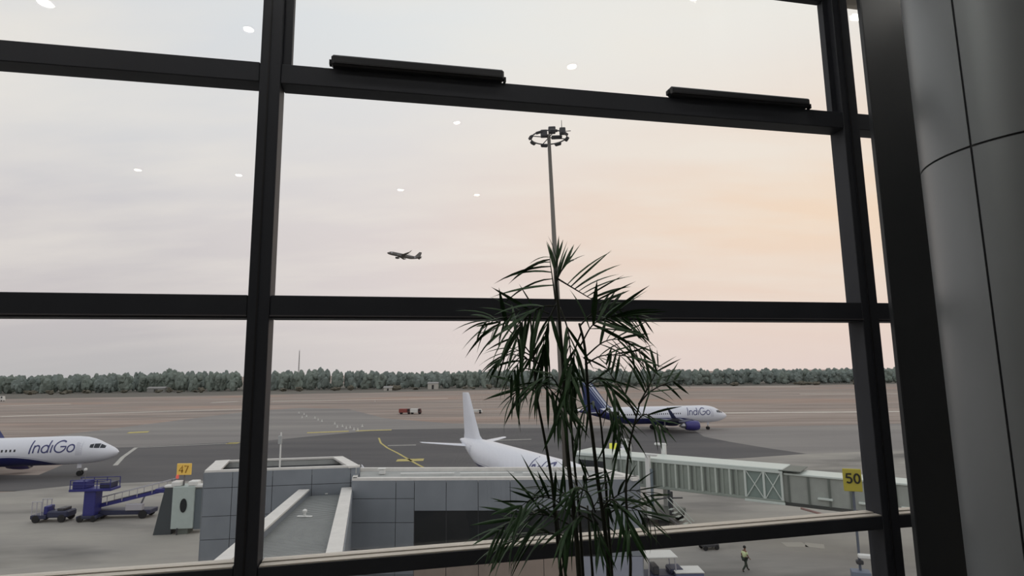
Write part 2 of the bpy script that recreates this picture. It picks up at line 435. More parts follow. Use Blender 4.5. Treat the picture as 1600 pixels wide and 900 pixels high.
# leaflets: four shared blade shapes, one unit long
def blade(droop, wide):
    mb = MB(); st = 6; vs = []; fs = []
    for i in range(st+1):
        u = i/st; w = wide*(math.sin(math.pi*min(1, .12+u*.93))**.75 if u < 1 else 0)+.0008
        x = u*(1-.12*droop*u); z = -droop*u*u
        vs += [(x, -w, z-.25*w), (x, 0, z+.15*w), (x, w, z-.25*w)]
    for i in range(st):
        o = i*3
        fs += [(o, o+1, o+4, o+3), (o+1, o+2, o+5, o+4)]
    return mb.add(vs, fs)
BLADES = [blade(dr, wd) for dr, wd in ((.06, .058), (.2, .056), (.38, .055), (.6, .053))]
BMESH = [b_.mesh('leaflet', LEAF, True) for b_ in BLADES]
# fronds: rachis pixels, depth offset at base and tip, leaflet length (px), pairs, roll of the blade plane (deg), droop class
fronds = [
    ([(868, 470), (869, 430), (870, 404)], -.05, -.02, 58, 5, 20, 0, .22, 0),
    ([(868, 440), (880, 418), (886, 409)], -.05, .02, 52, 4, 8, 0, .15, 0),
    ([(869, 434), (892, 448), (922, 466), (950, 482)], -.05, .08, 78, 15, 8, 0, 1.5, 1),
    ([(868, 470), (864, 440), (860, 412), (859, 400)], -.05, .10, 84, 10, 10, 2, 1.35, 1),
    ([(858, 490), (830, 482), (796, 492), (768, 515)], -.03, -.10, 50, 10, 15, 0),
    ([(846, 575), (812, 532), (776, 502), (757, 503)], .02, .02, 62, 10, 28, 2),
    ([(838, 560), (808, 548), (776, 566)], .04, .10, 56, 8, 40, 2),
    ([(836, 565), (815, 562), (797, 590)], .03, -.14, 58, 8, 35, 2),
    ([(866, 478), (845, 480), (818, 500), (808, 530)], -.05, -.16, 84, 12, 40, 2),
    ([(872, 470), (858, 500), (848, 545), (846, 580)], -.05, .12, 70, 12, 55, 2),
    ([(875, 480), (888, 520), (892, 580), (884, 620)], -.05, -.2, 66, 12, 45, 2),
    ([(838, 612), (818, 606), (800, 622)], .04, -.06, 58, 8, 30, 2),
    ([(838, 612), (852, 602), (872, 626), (878, 650)], .04, -.14, 68, 9, 40, 2),
    ([(884, 640), (868, 596), (850, 590), (832, 606)], -.02, -.16, 62, 10, 45, 2),
    ([(907, 540), (926, 508), (952, 496), (984, 496)], .0, -.05, 74, 12, 30, 1),
    ([(905, 510), (930, 488), (975, 484), (1012, 502)], .0, .12, 50, 10, 25, 0),
    ([(912, 560), (944, 534), (975, 532), (1002, 552)], .0, .1, 60, 11, 38, 1),
    ([(914, 570), (940, 556), (975, 556), (1012, 566)], .0, -.1, 54, 10, 50, 1),
    ([(908, 520), (898, 550), (892, 600), (896, 640)], .0, .14, 58, 10, 60, 2),
    ([(918, 600), (938, 590), (958, 610), (966, 650)], .0, -.14, 58, 10, 45, 2),
    ([(921, 640), (915, 600), (903, 590), (893, 612)], .0, .1, 58, 9, 55, 2),
    ([(998, 632), (1010, 610), (1022, 588), (1030, 570)], -.08, -.06, 46, 8, 10, 0),
    ([(998, 632), (1016, 612), (1044, 598), (1070, 594)], -.08, .1, 36, 7, 14, 0),
    ([(994, 650), (974, 612), (955, 586), (946, 566)], -.08, .02, 44, 8, 18, 0),
    ([(938, 650), (950, 640), (966, 660), (972, 690)], .12, -.04, 58, 9, 40, 2),
    ([(990, 665), (1006, 648), (1022, 655), (1036, 672)], -.08, -.16, 40, 7, 35, 1),
    ([(936, 650), (924, 630), (908, 650), (902, 690)], .12, .0, 52, 8, 50, 2),
    # lower tier
    ([(898, 812), (868, 782), (836, 778), (802, 800)], .1, -.16, 62, 12, 20, 0),
    ([(900, 826), (860, 806), (815, 806), (774, 832)], .1, -.1, 74, 14, 28, 1),
    ([(888, 838), (850, 832), (815, 840), (785, 852)], .14, .02, 64, 12, 45, 1),
    ([(905, 800), (880, 770), (858, 760), (838, 764)], .1, .1, 46, 8, 25, 0),
    ([(905, 790), (912, 760), (922, 742)], .1, -.02, 48, 7, 25, 0),
    ([(945, 800), (962, 776), (988, 766), (1022, 776)], .12, .0, 48, 9, 22, 1),
    ([(946, 806), (972, 792), (1002, 800), (1026, 824)], .12, .14, 50, 9, 30, 1),
    ([(940, 800), (955, 780), (975, 800), (985, 835)], .0, -.18, 62, 10, 45, 2),
    ([(930, 800), (920, 772), (902, 764), (885, 778)], .0, -.12, 56, 9, 40, 2),
    ([(925, 815), (908, 806), (890, 822), (880, 850)], .0, -.2, 60, 10, 50, 2),
    ([(935, 820), (925, 800), (938, 780), (952, 790)], .0, .1, 52, 8, 40, 1),
    ([(905, 790), (922, 800), (935, 830), (938, 860)], .1, -.1, 52, 9, 55, 2),
]
leaf_jobs = []
for fi, (trk, d0, d1, ll, npair, roll, dc, *more) in enumerate(fronds):
    spread_, only = more if more else (1.0, 0)
    rnd = random.Random(100+fi)
    n0 = len(trk)
    P = [pp(x, y, d0+(d1-d0)*(i/(n0-1))**1.3) for i, (x, y) in enumerate(trk)]
    Q = spline(P, 8); n = len(Q)
    fr = pal(MB().tube(Q, [.0042*(1-.75*i/(n-1)) for i in range(n)], 6), 'frond', STEM, smooth=True)
    px = PY/FPX
    view = Vector((0, 1, 0))
    npair = max(4, int(npair*.78))
    for j in range(npair):
        u = .22+.78*(j+.5)/npair
        i = min(n-2, int(u*(n-1))); fr_ = u*(n-1)-i
        p = Q[i].lerp(Q[i+1], fr_); T = (Q[i+1]-Q[i]).normalized()
        side = T.cross(view)
        side = side.normalized() if side.length > .2 else Vector((1, 0, 0))
        for sg in (-1, 1):
            if only and sg != only: continue
            rr = R_(roll+rnd.uniform(-14, 14))
            Sd = (side*math.cos(rr)+view*math.sin(rr)*(1 if (fi+j) % 3 else -1))*sg
            al = R_((58-34*u)*spread_+rnd.uniform(-7, 7)*(.4 if only else 1))
            D = (T*math.cos(al)+Sd*math.sin(al)+Vector((0, 0, -.16*dc*rnd.uniform(.5, 1.3)))).normalized()
            ln = ll*px*(.55+.62*math.sin(math.pi*(.2+.7*u)))*rnd.uniform(.82, 1.15)
            if j == npair-1: ln *= .85
            up = Vector((0, 0, 1)); Y = up.cross(D)
            Y = Y.normalized() if Y.length > .15 else Vector((1, 0, 0)).cross(D).normalized()
            # twist the blade so that it is seen neither flat nor edge-on
            tw = Matrix.Rotation(rnd.uniform(-.9, .9), 3, D); Y = tw @ Y; Z = D.cross(Y)
            bi = min(3, max(0, dc+rnd.choice((-1, 0, 0, 1))))
            if abs(D.z) > .8: bi = min(bi, 1)
            mtx = Matrix((D*ln, Y*ln*rnd.uniform(.8, 1.15)*(.075/ln if ln > .12 else 1)**.35, Z*ln)).transposed().to_4x4()
            mtx.translation = p-base
            leaf_jobs.append((ln, fr, bi, mtx))
leaf_jobs.sort(key=lambda j: -j[0])
rest = {}
for i, (ln, fr, bi, mtx) in enumerate(leaf_jobs):
    if i < 300:
        o = link('leaflet', BMESH[bi], fr); o.matrix_local = mtx
    else:
        rest.setdefault(fr.name, (fr, MB()))[1].add([mtx @ v for v in BLADES[bi].v], BLADES[bi].f)
for fr, mb in rest.values():
    mb.build('small_leaflets', LEAF, fr, True, kind='stuff')

# ================================================================== THE AIRFIELD
FIELD = ground_mat('dry_field', [(96, 88, 84), (128, 120, 114), (112, 101, 95), (138, 128, 121), (116, 104, 97), (146, 139, 132)], 1.6, (.0035, .05, 1), 0, 5,
                   ((142, 116, 102), 1.0, (.008, .02, 1), .52, .66, .55))
ASPH = ground_mat('dark_asphalt', [(70, 69, 71), (78, 77, 78), (86, 84, 84)], 1.0, (.02, .1, 1), 0, 5)
GREYP = ground_mat('grey_shoulder', [(104, 101, 100), (114, 111, 109), (124, 121, 117)], 1.0, (.01, .08, 1), 0, 5)
APRON = ground_mat('stained_concrete_apron', [(114, 112, 109), (128, 125, 120), (140, 137, 130)], 1.0, (.05, .12, 1), .2, 6,
                   ((74, 73, 72), 1.0, (.05, .13, 1), .5, .66, .7))
SCRUB = ground_mat('scrub_ground', [(80, 80, 74), (90, 87, 82), (98, 93, 86)], 1.0, (.02, .1, 1), 0, 5)
def patch(name, px, m, top, z0=-1.0, world=False, **p):
    P = [q if world else at_z(*q) for q in px]
    return MB().prism([(q[0], q[1]) for q in P], z0, top).build(name, m, None, **p)
MB().box((-4000, -60, -2), (4000, 4500, -.10)).build('ground_field', FIELD, None, kind='structure')
patch('scrub_strip', [(-2500, 400), (-330, 415), (-120, 450), (60, 500), (2500, 530), (2500, 900), (-2500, 900)], SCRUB, -.08, world=True, kind='structure')
patch('taxiway_shoulder', [(60, 684), (392, 642), (470, 637), (545, 639), (600, 653), (700, 661), (900, 664), (1130, 668), (1300, 664), (1700, 655), (1700, 712), (1260, 712), (1000, 700), (300, 712), (100, 706)], GREYP, -.06, kind='structure')
taxi = patch('taxiway', [(160, 700), (215, 698), (420, 688), (470, 683), (600, 671), (720, 669), (900, 668), (1085, 672), (1100, 682), (1140, 690), (1200, 700), (1262, 709), (1150, 724), (900, 735), (620, 775), (300, 775), (120, 765), (-200, 770), (-200, 742), (60, 742)], ASPH, -.03, kind='structure')
apr = [at_z(*q) for q in ((-500, 775), (0, 770), (130, 757), (260, 752), (420, 748), (560, 748), (900, 730), (1000, 722), (1080, 719), (1160, 716), (1262, 709), (1345, 706), (1700, 698))]
apron = patch('apron', [(-260, -40)]+[(q.x, q.y) for q in apr]+[(260, -40)], APRON, 0.0, world=True, kind='structure')
YEL = mat('worn_yellow_paint', rgb(186, 172, 104), .8, 0, .2, 1.5)
WHT = mat('worn_white_paint', rgb(176, 174, 168), .8, 0, .15, 1.5)
def ribbon(px, wpx, m, top, parent, name):
    P = [at_z(*q) for q in px]; mb = MB()
    for a, b in zip(P[:-1], P[1:]):
        d = (b-a); nrm = Vector((-d.y, d.x, 0)).normalized()*wpx/2
        mb.prism([a+nrm, b+nrm, b-nrm, a-nrm], top-.03, top)
    return mb.build(name, m, parent)
for q, w, m in (([(480, 676), (545, 673.5)], 2.2, YEL), ([(556, 673), (612, 671.5)], 2.0, YEL), ([(620, 719), (662, 718)], 2.6, YEL),
                ([(592, 684), (595, 692), (606, 700), (622, 708), (650, 724), (690, 745)], .4, YEL), ([(606, 696), (650, 695)], .8, WHT),
                ([(770, 688), (830, 686)], .8, WHT)):
    ribbon(q, w, m, -.02, taxi, 'painted_marking')
for q, w, m in (([(355, 692.5), (373, 692)], 2.4, YEL), ([(200, 676), (232, 674.5)], 4, YEL), ([(180, 727), (192, 714), (213, 699)], .7, WHT), ([(213, 699), (370, 692)], .6, WHT)):
    ribbon(q, w, m, -.015, taxi, 'painted_marking')
for q, w in (([(0, 650.5), (380, 639)], 2.2), ([(330, 629), (372, 627)], 2.5), ([(425, 627), (700, 622)], 2.5), ([(1250, 615.5), (1600, 614)], 2.5), ([(1130, 645), (1600, 641)], 2.4), ([(1010, 604), (1250, 604)], 4), ([(0, 634), (110, 631)], 2.5)):
    P = at_z(*q[0]), at_z(*q[1])
    ribbon(q, w*1.5, mat('pale_dust_track', rgb(204, 198, 188), .9, 0, .08, .2), -.07, None, 'dust_track')['kind'] = 'structure'
ribbon([(1225, 851), (1258, 851), (1288, 854)], 1.3, mat('pale_spill', rgb(168, 165, 156), .6), .01, apron, 'pale_patch')

# ---- trees on the skyline: individual trees sharing six crown shapes
TREE = mat('hazed_dark_foliage', rgb(122, 132, 127), .9, 0, .22, .35)  # distance haze is mixed into both foliage colours
TREE2 = mat('hazed_olive_foliage', rgb(126, 136, 128), .9, 0, .22, .35)
def tree_mesh(seed, m):
    rn = random.Random(seed); bm = bmesh.new()
    for i in range(13):
        a = rn.uniform(0, 6.28); rr = rn.uniform(.1, .55) if i else 0
        zc_ = rn.uniform(.15, .8) if i else .42
        s_ = rn.uniform(.15, .3) if i else .45
        r = bmesh.ops.create_icosphere(bm, subdivisions=2, radius=1)
        for v in r['verts']:
            k = 1+.5*noise.noise(v.co*2.9+Vector((seed*3.1, i*7.7, 0)))
            v.co = Vector((v.co.x*s_*k+rr*math.cos(a), v.co.y*s_*k+rr*math.sin(a), max(0, v.co.z*s_*.85*k+zc_)))
    zt = max(v.co.z for v in bm.verts)
    for v in bm.verts: v.co.z /= zt
    r = bmesh.ops.create_cone(bm, segments=6, radius1=.05, radius2=.03, depth=.4, cap_ends=True)
    for v in r['verts']: v.co.z += .2
    me = bpy.data.meshes.new('tree'); bm.to_mesh(me); bm.free(); me.materials.append(m); return me
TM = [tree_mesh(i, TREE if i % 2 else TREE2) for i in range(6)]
tops = [(-400, 587), (0, 585), (150, 583), (235, 580), (270, 577), (300, 579), (400, 578), (450, 578), (500, 576), (530, 577), (640, 580), (700, 578), (860, 576), (1000, 576), (1100, 575), (1200, 575), (1340, 574), (2100, 566)]
def top_y(x):
    for (xa, ya), (xb, yb) in zip(tops[:-1], tops[1:]):
        if xa <= x <= xb: return ya+(yb-ya)*(x-xa)/(xb-xa)
    return 580
rt = random.Random(3)
def put_tree(x, ytop, Y, wid, label, group=None):
    p = at_y(x, ytop, Y)
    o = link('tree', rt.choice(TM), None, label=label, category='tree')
    if group: o['group'] = group
    o.location = (p.x, Y, -.15); o.scale = (wid, wid, p.z+.15); o.rotation_euler = (0, 0, rt.uniform(0, 6.28))
for row, (Y, step, drop) in enumerate(((548, 12.6, 3.2), (578, 12.6, 1.5), (608, 12.6, .2))):
    x = -640
    while x < 560:
        x += step*rt.uniform(.88, 1.12)
        yy = Y+rt.uniform(-5, 5); px = 800+FPX*x/yy/1.0
        if px < -90 or px > 1560: continue
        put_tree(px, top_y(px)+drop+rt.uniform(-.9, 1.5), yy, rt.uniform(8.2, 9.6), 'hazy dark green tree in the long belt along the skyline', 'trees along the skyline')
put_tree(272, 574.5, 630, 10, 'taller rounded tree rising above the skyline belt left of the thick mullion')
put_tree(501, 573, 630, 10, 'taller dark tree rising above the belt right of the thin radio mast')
# low bushes before the belt
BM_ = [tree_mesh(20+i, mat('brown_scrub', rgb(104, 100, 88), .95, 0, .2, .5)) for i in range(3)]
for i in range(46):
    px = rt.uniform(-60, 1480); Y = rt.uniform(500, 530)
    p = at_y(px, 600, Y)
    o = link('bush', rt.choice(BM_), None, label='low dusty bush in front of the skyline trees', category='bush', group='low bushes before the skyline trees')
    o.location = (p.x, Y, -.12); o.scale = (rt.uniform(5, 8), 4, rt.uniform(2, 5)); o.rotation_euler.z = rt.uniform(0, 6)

# ---- radio mast on the skyline
p = at_y(468, 548, 640)
rm = empty('radio_mast', (p.x, 640, -.1), 0, label='thin grey lattice radio mast rising over the skyline trees', category='mast')
HM = p.z+.1; GREYM = mat('mast_grey', rgb(120, 118, 118), .6, .2)
leg = lambda z, a: Vector((math.cos(a), math.sin(a), 0))*(1.0*(1-z/HM)+.18)+Vector((0, 0, z))
for k in range(3):
    MB().tube([leg(0, k*2.094), leg(HM, k*2.094)], .14, 6).build('leg', GREYM, rm)
mb = MB()
for i in range(16):
    for k in range(3):
        mb.tube([leg(HM*i/16, k*2.094), leg(HM*(i+1)/16, (k+1)*2.094)], .07, 4)
mb.build('bracing', GREYM, rm)
MB().tube([(0, 0, HM-.1), (0, 0, HM+2)], [.1, .05], 6).build('antenna', GREYM, rm)

# ---- huts by the belt
def hut(x, y, Y, w, d, h, label, wallm, roofm):
    p = at_y(x, y, Y); r = empty('hut', (p.x, Y, -.1), 0, label=label, category='building')
    MB().box((-w/2, -d/2, 0), (w/2, d/2, h)).build('wall', wallm, r)
    MB().add([(-w/2-.4, -d/2-.4, h), (w/2+.4, -d/2-.4, h), (w/2+.4, d/2+.4, h), (-w/2-.4, d/2+.4, h), (-w/2-.4, 0, h+1.4), (w/2+.4, 0, h+1.4)],
             [(0, 1, 5, 4), (2, 3, 4, 5), (0, 4, 3), (1, 2, 5), (0, 3, 2, 1)]).build('roof', roofm, r)
    MB().box((-w*.1, -d/2-.06, 0), (w*.1, -d/2+.02, h*.75)).build('doorway', mat('dark_opening', rgb(60, 60, 60), .8), r)
PW = mat('pale_hut_wall', rgb(190, 186, 178), .8); RW = mat('grey_hut_roof', rgb(150, 148, 146), .7)
hut(607, 606, 500, 7, 5, 2.4, 'small pale hut in the scrub left of the white tail fin', PW, RW)
hut(677, 594, 528, 9, 6, 5.0, 'pale hut half hidden in the skyline trees near the tail fin', PW, RW)
hut(247, 601, 540, 16, 6, 3.6, 'long low grey hut before the skyline trees at left', mat('grey_hut_wall', rgb(140, 140, 136), .8), RW)

# ---- little vehicles out on the field
TYRE = mat('tyre_black', rgb(32, 32, 34), .85); GLS = mat('dark_vehicle_glass', rgb(40, 46, 52), .15)
def wheels(parent, xs, ys, r, w=.22):
    me = MB().lathe([(.02, -w/2), (r*.6, -w/2), (r, -w*.35), (r, w*.35), (r*.6, w/2), (.02, w/2)], axis='y', n=14).mesh('wheel', TYRE)
    for x in xs:
        for y in ys:
            o = link('wheel', me, parent); o.location = (x, y, r)
def truck(x, y, ln, body, cab, label, name='truck', hgt=1.9, rz=0):
    p = at_z(x, y, -.08); r = empty(name, p, rz, label=label, category='truck' if name == 'truck' else name)
    w = 1.0
    MB().bevbox((-ln/2, -w, .55), (ln*.2, w, hgt), .06).build('cargo_body', body, r)
    MB().hull8([(ln*.22, -w, .5), (ln/2, -w, .5), (ln/2, w, .5), (ln*.22, w, .5), (ln*.22, -w, hgt*1.0), (ln*.42, -w*.9, hgt*1.0), (ln*.42, w*.9, hgt*1.0), (ln*.22, w, hgt*1.0)]).build('cab', cab, r)
    MB().box((ln*.26, -w-.02, hgt*.62), (ln*.4, w+.02, hgt*.9)).build('side_window', GLS, r)
    wheels(r, (-ln*.32, ln*.34), (-.9, .9), .42)
RED = mat('faded_red', rgb(140, 72, 66), .6); OFFW = mat('off_white_paint', rgb(214, 214, 210), .5)
DRED = mat('dark_maroon', rgb(92, 60, 58), .6)
truck(633, 647, 4.2, RED, DRED, 'small red truck on the reddish dirt, leftmost of its pair')
truck(650, 647, 4.0, OFFW, DRED, 'small truck with a pale box on the dirt beside the red truck')
truck(743, 646, 5.0, OFFW, OFFW, 'white pickup on the field just right of the white tail fin', hgt=1.4)
truck(-1, 627, 6.0, OFFW, OFFW, 'white van cut by the left edge of the view', 'van', hgt=3.2)
mk = MB().lathe([(.36, 0), (.36, .05), (.24, .06), (.07, .7), (.001, .72)], n=10).mesh('marker_cone', mat('marker_white', rgb(205, 205, 200), .6))
for x, y in ((467, 646), (475, 648), (479, 651), (472, 653), (492, 654), (497, 657), (503, 659), (523, 663), (527, 668), (535, 667), (541, 670), (547, 669), (553, 672), (559, 673), (566, 667), (586, 628)):
    o = link('marker_cone', mk, None, label='tiny white marker cone on the taxiway edge', category='cone', group='white markers scattered along the taxiway')
    o.location = at_z(x, y, -.055)

# ================================================================== AIRCRAFT (local: +x forward, nose at x = 0, wheels on z = 0)
INDIGO = rgb(34, 38, 92)
def livery(name, white, rear, belly=True, shift=0.0):
    m = bpy.data.materials.new(name); m.use_nodes = True; t = m.node_tree; b = t.nodes['Principled BSDF']
    b.inputs['Roughness'].default_value = .35
    if not belly:
        b.inputs['Base Color'].default_value = white; MATS[name] = m; return m
    g = t.nodes.new('ShaderNodeTexCoord'); s_ = t.nodes.new('ShaderNodeSeparateXYZ'); t.links.new(g.outputs['Object'], s_.inputs[0])
    def mm(op, a, b_=None, clamp=False):
        n = t.nodes.new('ShaderNodeMath'); n.operation = op; n.use_clamp = clamp
        for i, v in enumerate((a, b_)):
            if v is None: continue
            if isinstance(v, (int, float)): n.inputs[i].default_value = v
            else: t.links.new(v, n.inputs[i])
        return n.outputs[0]
    u = mm('MULTIPLY', s_.outputs[0], -1.0)
    fwd = mm('POWER', mm('DIVIDE', mm('MAXIMUM', mm('SUBTRACT', 14.0+shift, u), 0), 7.0), 1.8)
    edge = mm('SUBTRACT', 3.2, mm('MULTIPLY', fwd, 1.5))
    if rear:
        edge = mm('ADD', edge, mm('MULTIPLY', mm('POWER', mm('DIVIDE', mm('MAXIMUM', mm('SUBTRACT', u, 24.0+shift*2), 0), 8.0), 2.0), 2.2))
    under = mm('MULTIPLY', mm('SUBTRACT', edge, s_.outputs[2]), 40.0, True)
    stripe = mm('MULTIPLY', mm('SUBTRACT', .07, mm('ABSOLUTE', mm('SUBTRACT', mm('SUBTRACT', s_.outputs[2], edge), .16))), 40.0, True)
    mx = t.nodes.new('ShaderNodeMix'); mx.data_type = 'RGBA'; t.links.new(under, mx.inputs[0]); mx.inputs[6].default_value = white; mx.inputs[7].default_value = INDIGO
    m2 = t.nodes.new('ShaderNodeMix'); m2.data_type = 'RGBA'; t.links.new(mm('MULTIPLY', stripe, .45), m2.inputs[0]); t.links.new(mx.outputs[2], m2.inputs[6]); m2.inputs[7].default_value = rgb(110, 116, 150)
    t.links.new(m2.outputs[2], b.inputs['Base Color']); MATS[name] = m
    return m
WH = rgb(226, 228, 236)
def fin_mat(name, plain=None, start=5.04):
    m = bpy.data.materials.new(name); m.use_nodes = True; t = m.node_tree; b = t.nodes['Principled BSDF']; b.inputs['Roughness'].default_value = .4
    if plain: b.inputs['Base Color'].default_value = plain; return m
    # indigo fin with a white band and dashes behind the leading edge
    g = t.nodes.new('ShaderNodeTexCoord'); dt = t.nodes.new('ShaderNodeVectorMath'); dt.operation = 'DOT_PRODUCT'
    t.links.new(g.outputs['Object'], dt.inputs[0]); dt.inputs[1].default_value = (-.2, 0, -.155)
    sb = t.nodes.new('ShaderNodeMath'); sb.operation = 'SUBTRACT'; t.links.new(dt.outputs['Value'], sb.inputs[0]); sb.inputs[1].default_value = start
    r = t.nodes.new('ShaderNodeValToRGB'); t.links.new(sb.outputs[0], r.inputs[0]); r.color_ramp.interpolation = 'CONSTANT'
    cols = ((0, (44, 60, 108)), (.05, (206, 212, 226)), (.16, (44, 60, 108)), (.22, (190, 198, 218)), (.27, (44, 60, 108)), (.36, (150, 162, 194)), (.39, (40, 54, 100)))
    while len(r.color_ramp.elements) < len(cols): r.color_ramp.elements.new(.5)
    for e_, (p_, c_) in zip(r.color_ramp.elements, cols): e_.position = p_; e_.color = rgb(*c_)
    t.links.new(r.outputs[0], b.inputs['Base Color'])
    return m
ENG = mat('indigo_nacelle', rgb(62, 58, 124), .35); METAL = mat('bare_metal', rgb(170, 172, 176), .3, .8); WINGM = mat('wing_grey', rgb(176, 180, 188), .4)
DARKG = mat('cockpit_glass', rgb(38, 42, 50), .15); LETT = mat('indigo_lettering', rgb(64, 68, 116), .5); GEAR = mat('gear_grey', rgb(150, 150, 150), .5)
WHP = mat('gloss_white_paint', WH, .35)
def airfoil(le, chord, z, y, th, n=7, vertical=False):
    """closed section loop: le = leading-edge x, running back"""
    pts = []
    for i in range(n+1):
        u = i/n; t_ = th*chord*(2.6*(math.sqrt(u)*.6-u*.35-u*u*.25)); pts.append((u, t_))
    loop = [(u, t_) for u, t_ in pts]+[(u, -t_*.7 if not vertical else -t_) for u, t_ in reversed(pts[1:-1])]
    return [Vector((le-u*chord, y, z+t_)) if not vertical else Vector((le-u*chord, y+t_, z)) for u, t_ in loop]
def aircraft(name, pos, heading, label, plug=0.0, body=None, fin=None, sharklet=True, text=True, gear=True, engine=None, textx=5.3, wingm=None, sharkm=None, rear_plug=0.0, group=None, pitch=0.0, bank=0.0, wflex=0.0, windows=True, textz=3.72):
    body = body or WHP; engine = engine or ENG; wingm = wingm or WINGM
    root = empty(name, pos, heading, label=label, category='airplane')
    root.rotation_euler = (bank, -pitch, heading)
    st = [(0, .02, 3.22, 3.22), (.12, .26, 3.0, 3.46), (.35, .5, 2.78, 3.72), (.8, .86, 2.5, 4.02), (1.4, 1.2, 2.24, 4.34), (2.1, 1.48, 2.04, 4.70), (2.7, 1.64, 1.93, 5.06), (3.4, 1.79, 1.84, 5.38), (4.4, 1.92, 1.76, 5.66), (5.6, 1.97, 1.72, 5.80), (7, 1.975, 1.70, 5.84)]
    a = 7.0
    while a < 24+plug+rear_plug: a += 1.0; st.append((a, 1.975, 1.70, 5.84))
    q = a
    st += [(q+2, 1.95, 1.86, 5.84), (q+4, 1.80, 2.28, 5.82), (q+6, 1.55, 2.82, 5.78), (q+8, 1.22, 3.42, 5.70), (q+10, .88, 4.0, 5.58), (q+12, .5, 4.52, 5.40), (q+13.2, .26, 4.8, 5.22), (q+13.57, .12, 4.92, 5.12)]
    Lf = q+13.57
    def sect(u):
        for A, B in zip(st[:-1], st[1:]):
            if A[0] <= u <= B[0]:
                k = (u-A[0])/(B[0]-A[0]); return [A[i]+(B[i]-A[i])*k for i in (1, 2, 3)]
        return list(st[-1][1:])
    def surf(u, th, off=0.0):
        w, z0, z1 = sect(u); return Vector((-u, -(w+off)*math.cos(th), (z0+z1)/2+((z1-z0)/2+off)*math.sin(th)))
    def surf_z(u, z, off=.015, side=-1):
        w, z0, z1 = sect(u); h = (z1-z0)/2; s_ = max(-1, min(1, (z-(z0+z1)/2)/h))
        return Vector((-u, side*(w*math.sqrt(1-s_*s_)+off), z))
    nseg = 36
    rings = [[surf(s_[0], 2*math.pi*k/nseg) for k in range(nseg)] for s_ in st]
    fus = MB().rings(rings).build('fuselage', body, root, True)
    # cabin windows, cockpit glass, doors, lettering
    mb = MB()
    for side in (-1, 1):
        u = textx+7.6 if side == -1 and text else 7.5
        while u < q+5:
            c = [surf_z(u-.12, 3.98, .012, side), surf_z(u+.12, 3.98, .012, side), surf_z(u+.12, 4.32, .012, side), surf_z(u-.12, 4.32, .012, side)]
            mb.add(c, [(0, 1, 2, 3)]); u += .53
    if windows: mb.build('cabin_windows', DARKG, fus, kind='stuff')
    for side in (-1, 1):
        for (ua, ub, za, zb, zc2, zd) in ((1.55, 2.15, 4.02, 4.08, 4.62, 4.36), (2.22, 2.85, 4.08, 4.14, 4.72, 4.68), (2.92, 3.35, 4.14, 4.22, 4.64, 4.72)):
            n = 4; vs = []; fs = []
            for i in range(n+1):
                for j in range(n+1):
                    s_, t_ = i/n, j/n; u = ua+(ub-ua)*s_; z = (za+(zb-za)*s_)*(1-t_)+(zd+(zc2-zd)*s_)*t_
                    vs.append(surf_z(u, min(z, sect(u)[2]-.12), .015, side))
            for i in range(n):
                for j in range(n): o = i*(n+1)+j; fs.append((o, o+1, o+n+2, o+n+1))
            MB().add(vs, fs).build('cockpit_window', DARKG, fus)
        for ud in (4.25, q+5.5):
            n = 6; vs = []; fs = []
            for i in range(n+1):
                z = 3.2+1.85*i/n
                vs += [surf_z(ud, z, .012, side), surf_z(ud+.82, z, .012, side)]
            for i in range(n): fs.append((2*i, 2*i+1, 2*i+3, 2*i+2))
            MB().add(vs, fs).build('door', mat('door_outline_grey', rgb(206, 208, 218), .4), fus)
    if text:
        ch = 1.75; ts = .86; lines = []; x0 = 0
        def put(ls, adv):
            nonlocal x0
            for ln in ls: lines.append([(x0+p_[0]+.14*p_[1], p_[1]) for p_ in ln])
            x0 += adv
        put([[(.1, i*ch*1.12/8-.1) for i in range(9)]], .52)
        put([[(.1, i*1.15/6) for i in range(7)], arc(.5, .68, .4, .44, 178, 0, 12)+[(.9, .68-.68*i/4) for i in range(1, 5)]], 1.22)
        put([arc(.55, .57, .5, .54, 0, 360, 22), [(1.05, i*1.8/8) for i in range(9)]], 1.42)
        put([[(.1, i*1.15/6) for i in range(7)]], .42)
        put([arc(.95, .86, .86, .86, 48, 360, 26)+[(1.45-.1*i, .86) for i in range(1, 6)]], 2.05)
        put([arc(.55, .57, .52, .54, 0, 360, 22)], 1.1)
        ww = x0
        mb = strokes(lines, .2, .02); ww *= ts
        for v in mb.v: v.x *= ts; v.y *= ts*1.08
        mb.v = [surf_z(textx+ww-v.x, textz+v.y, .012+v.z) for v in mb.v]
        mb.build('lettering', LETT, fus, label='IndiGo lettering in indigo on the fuselage side')
    # wings, engines, tail
    xo = plug
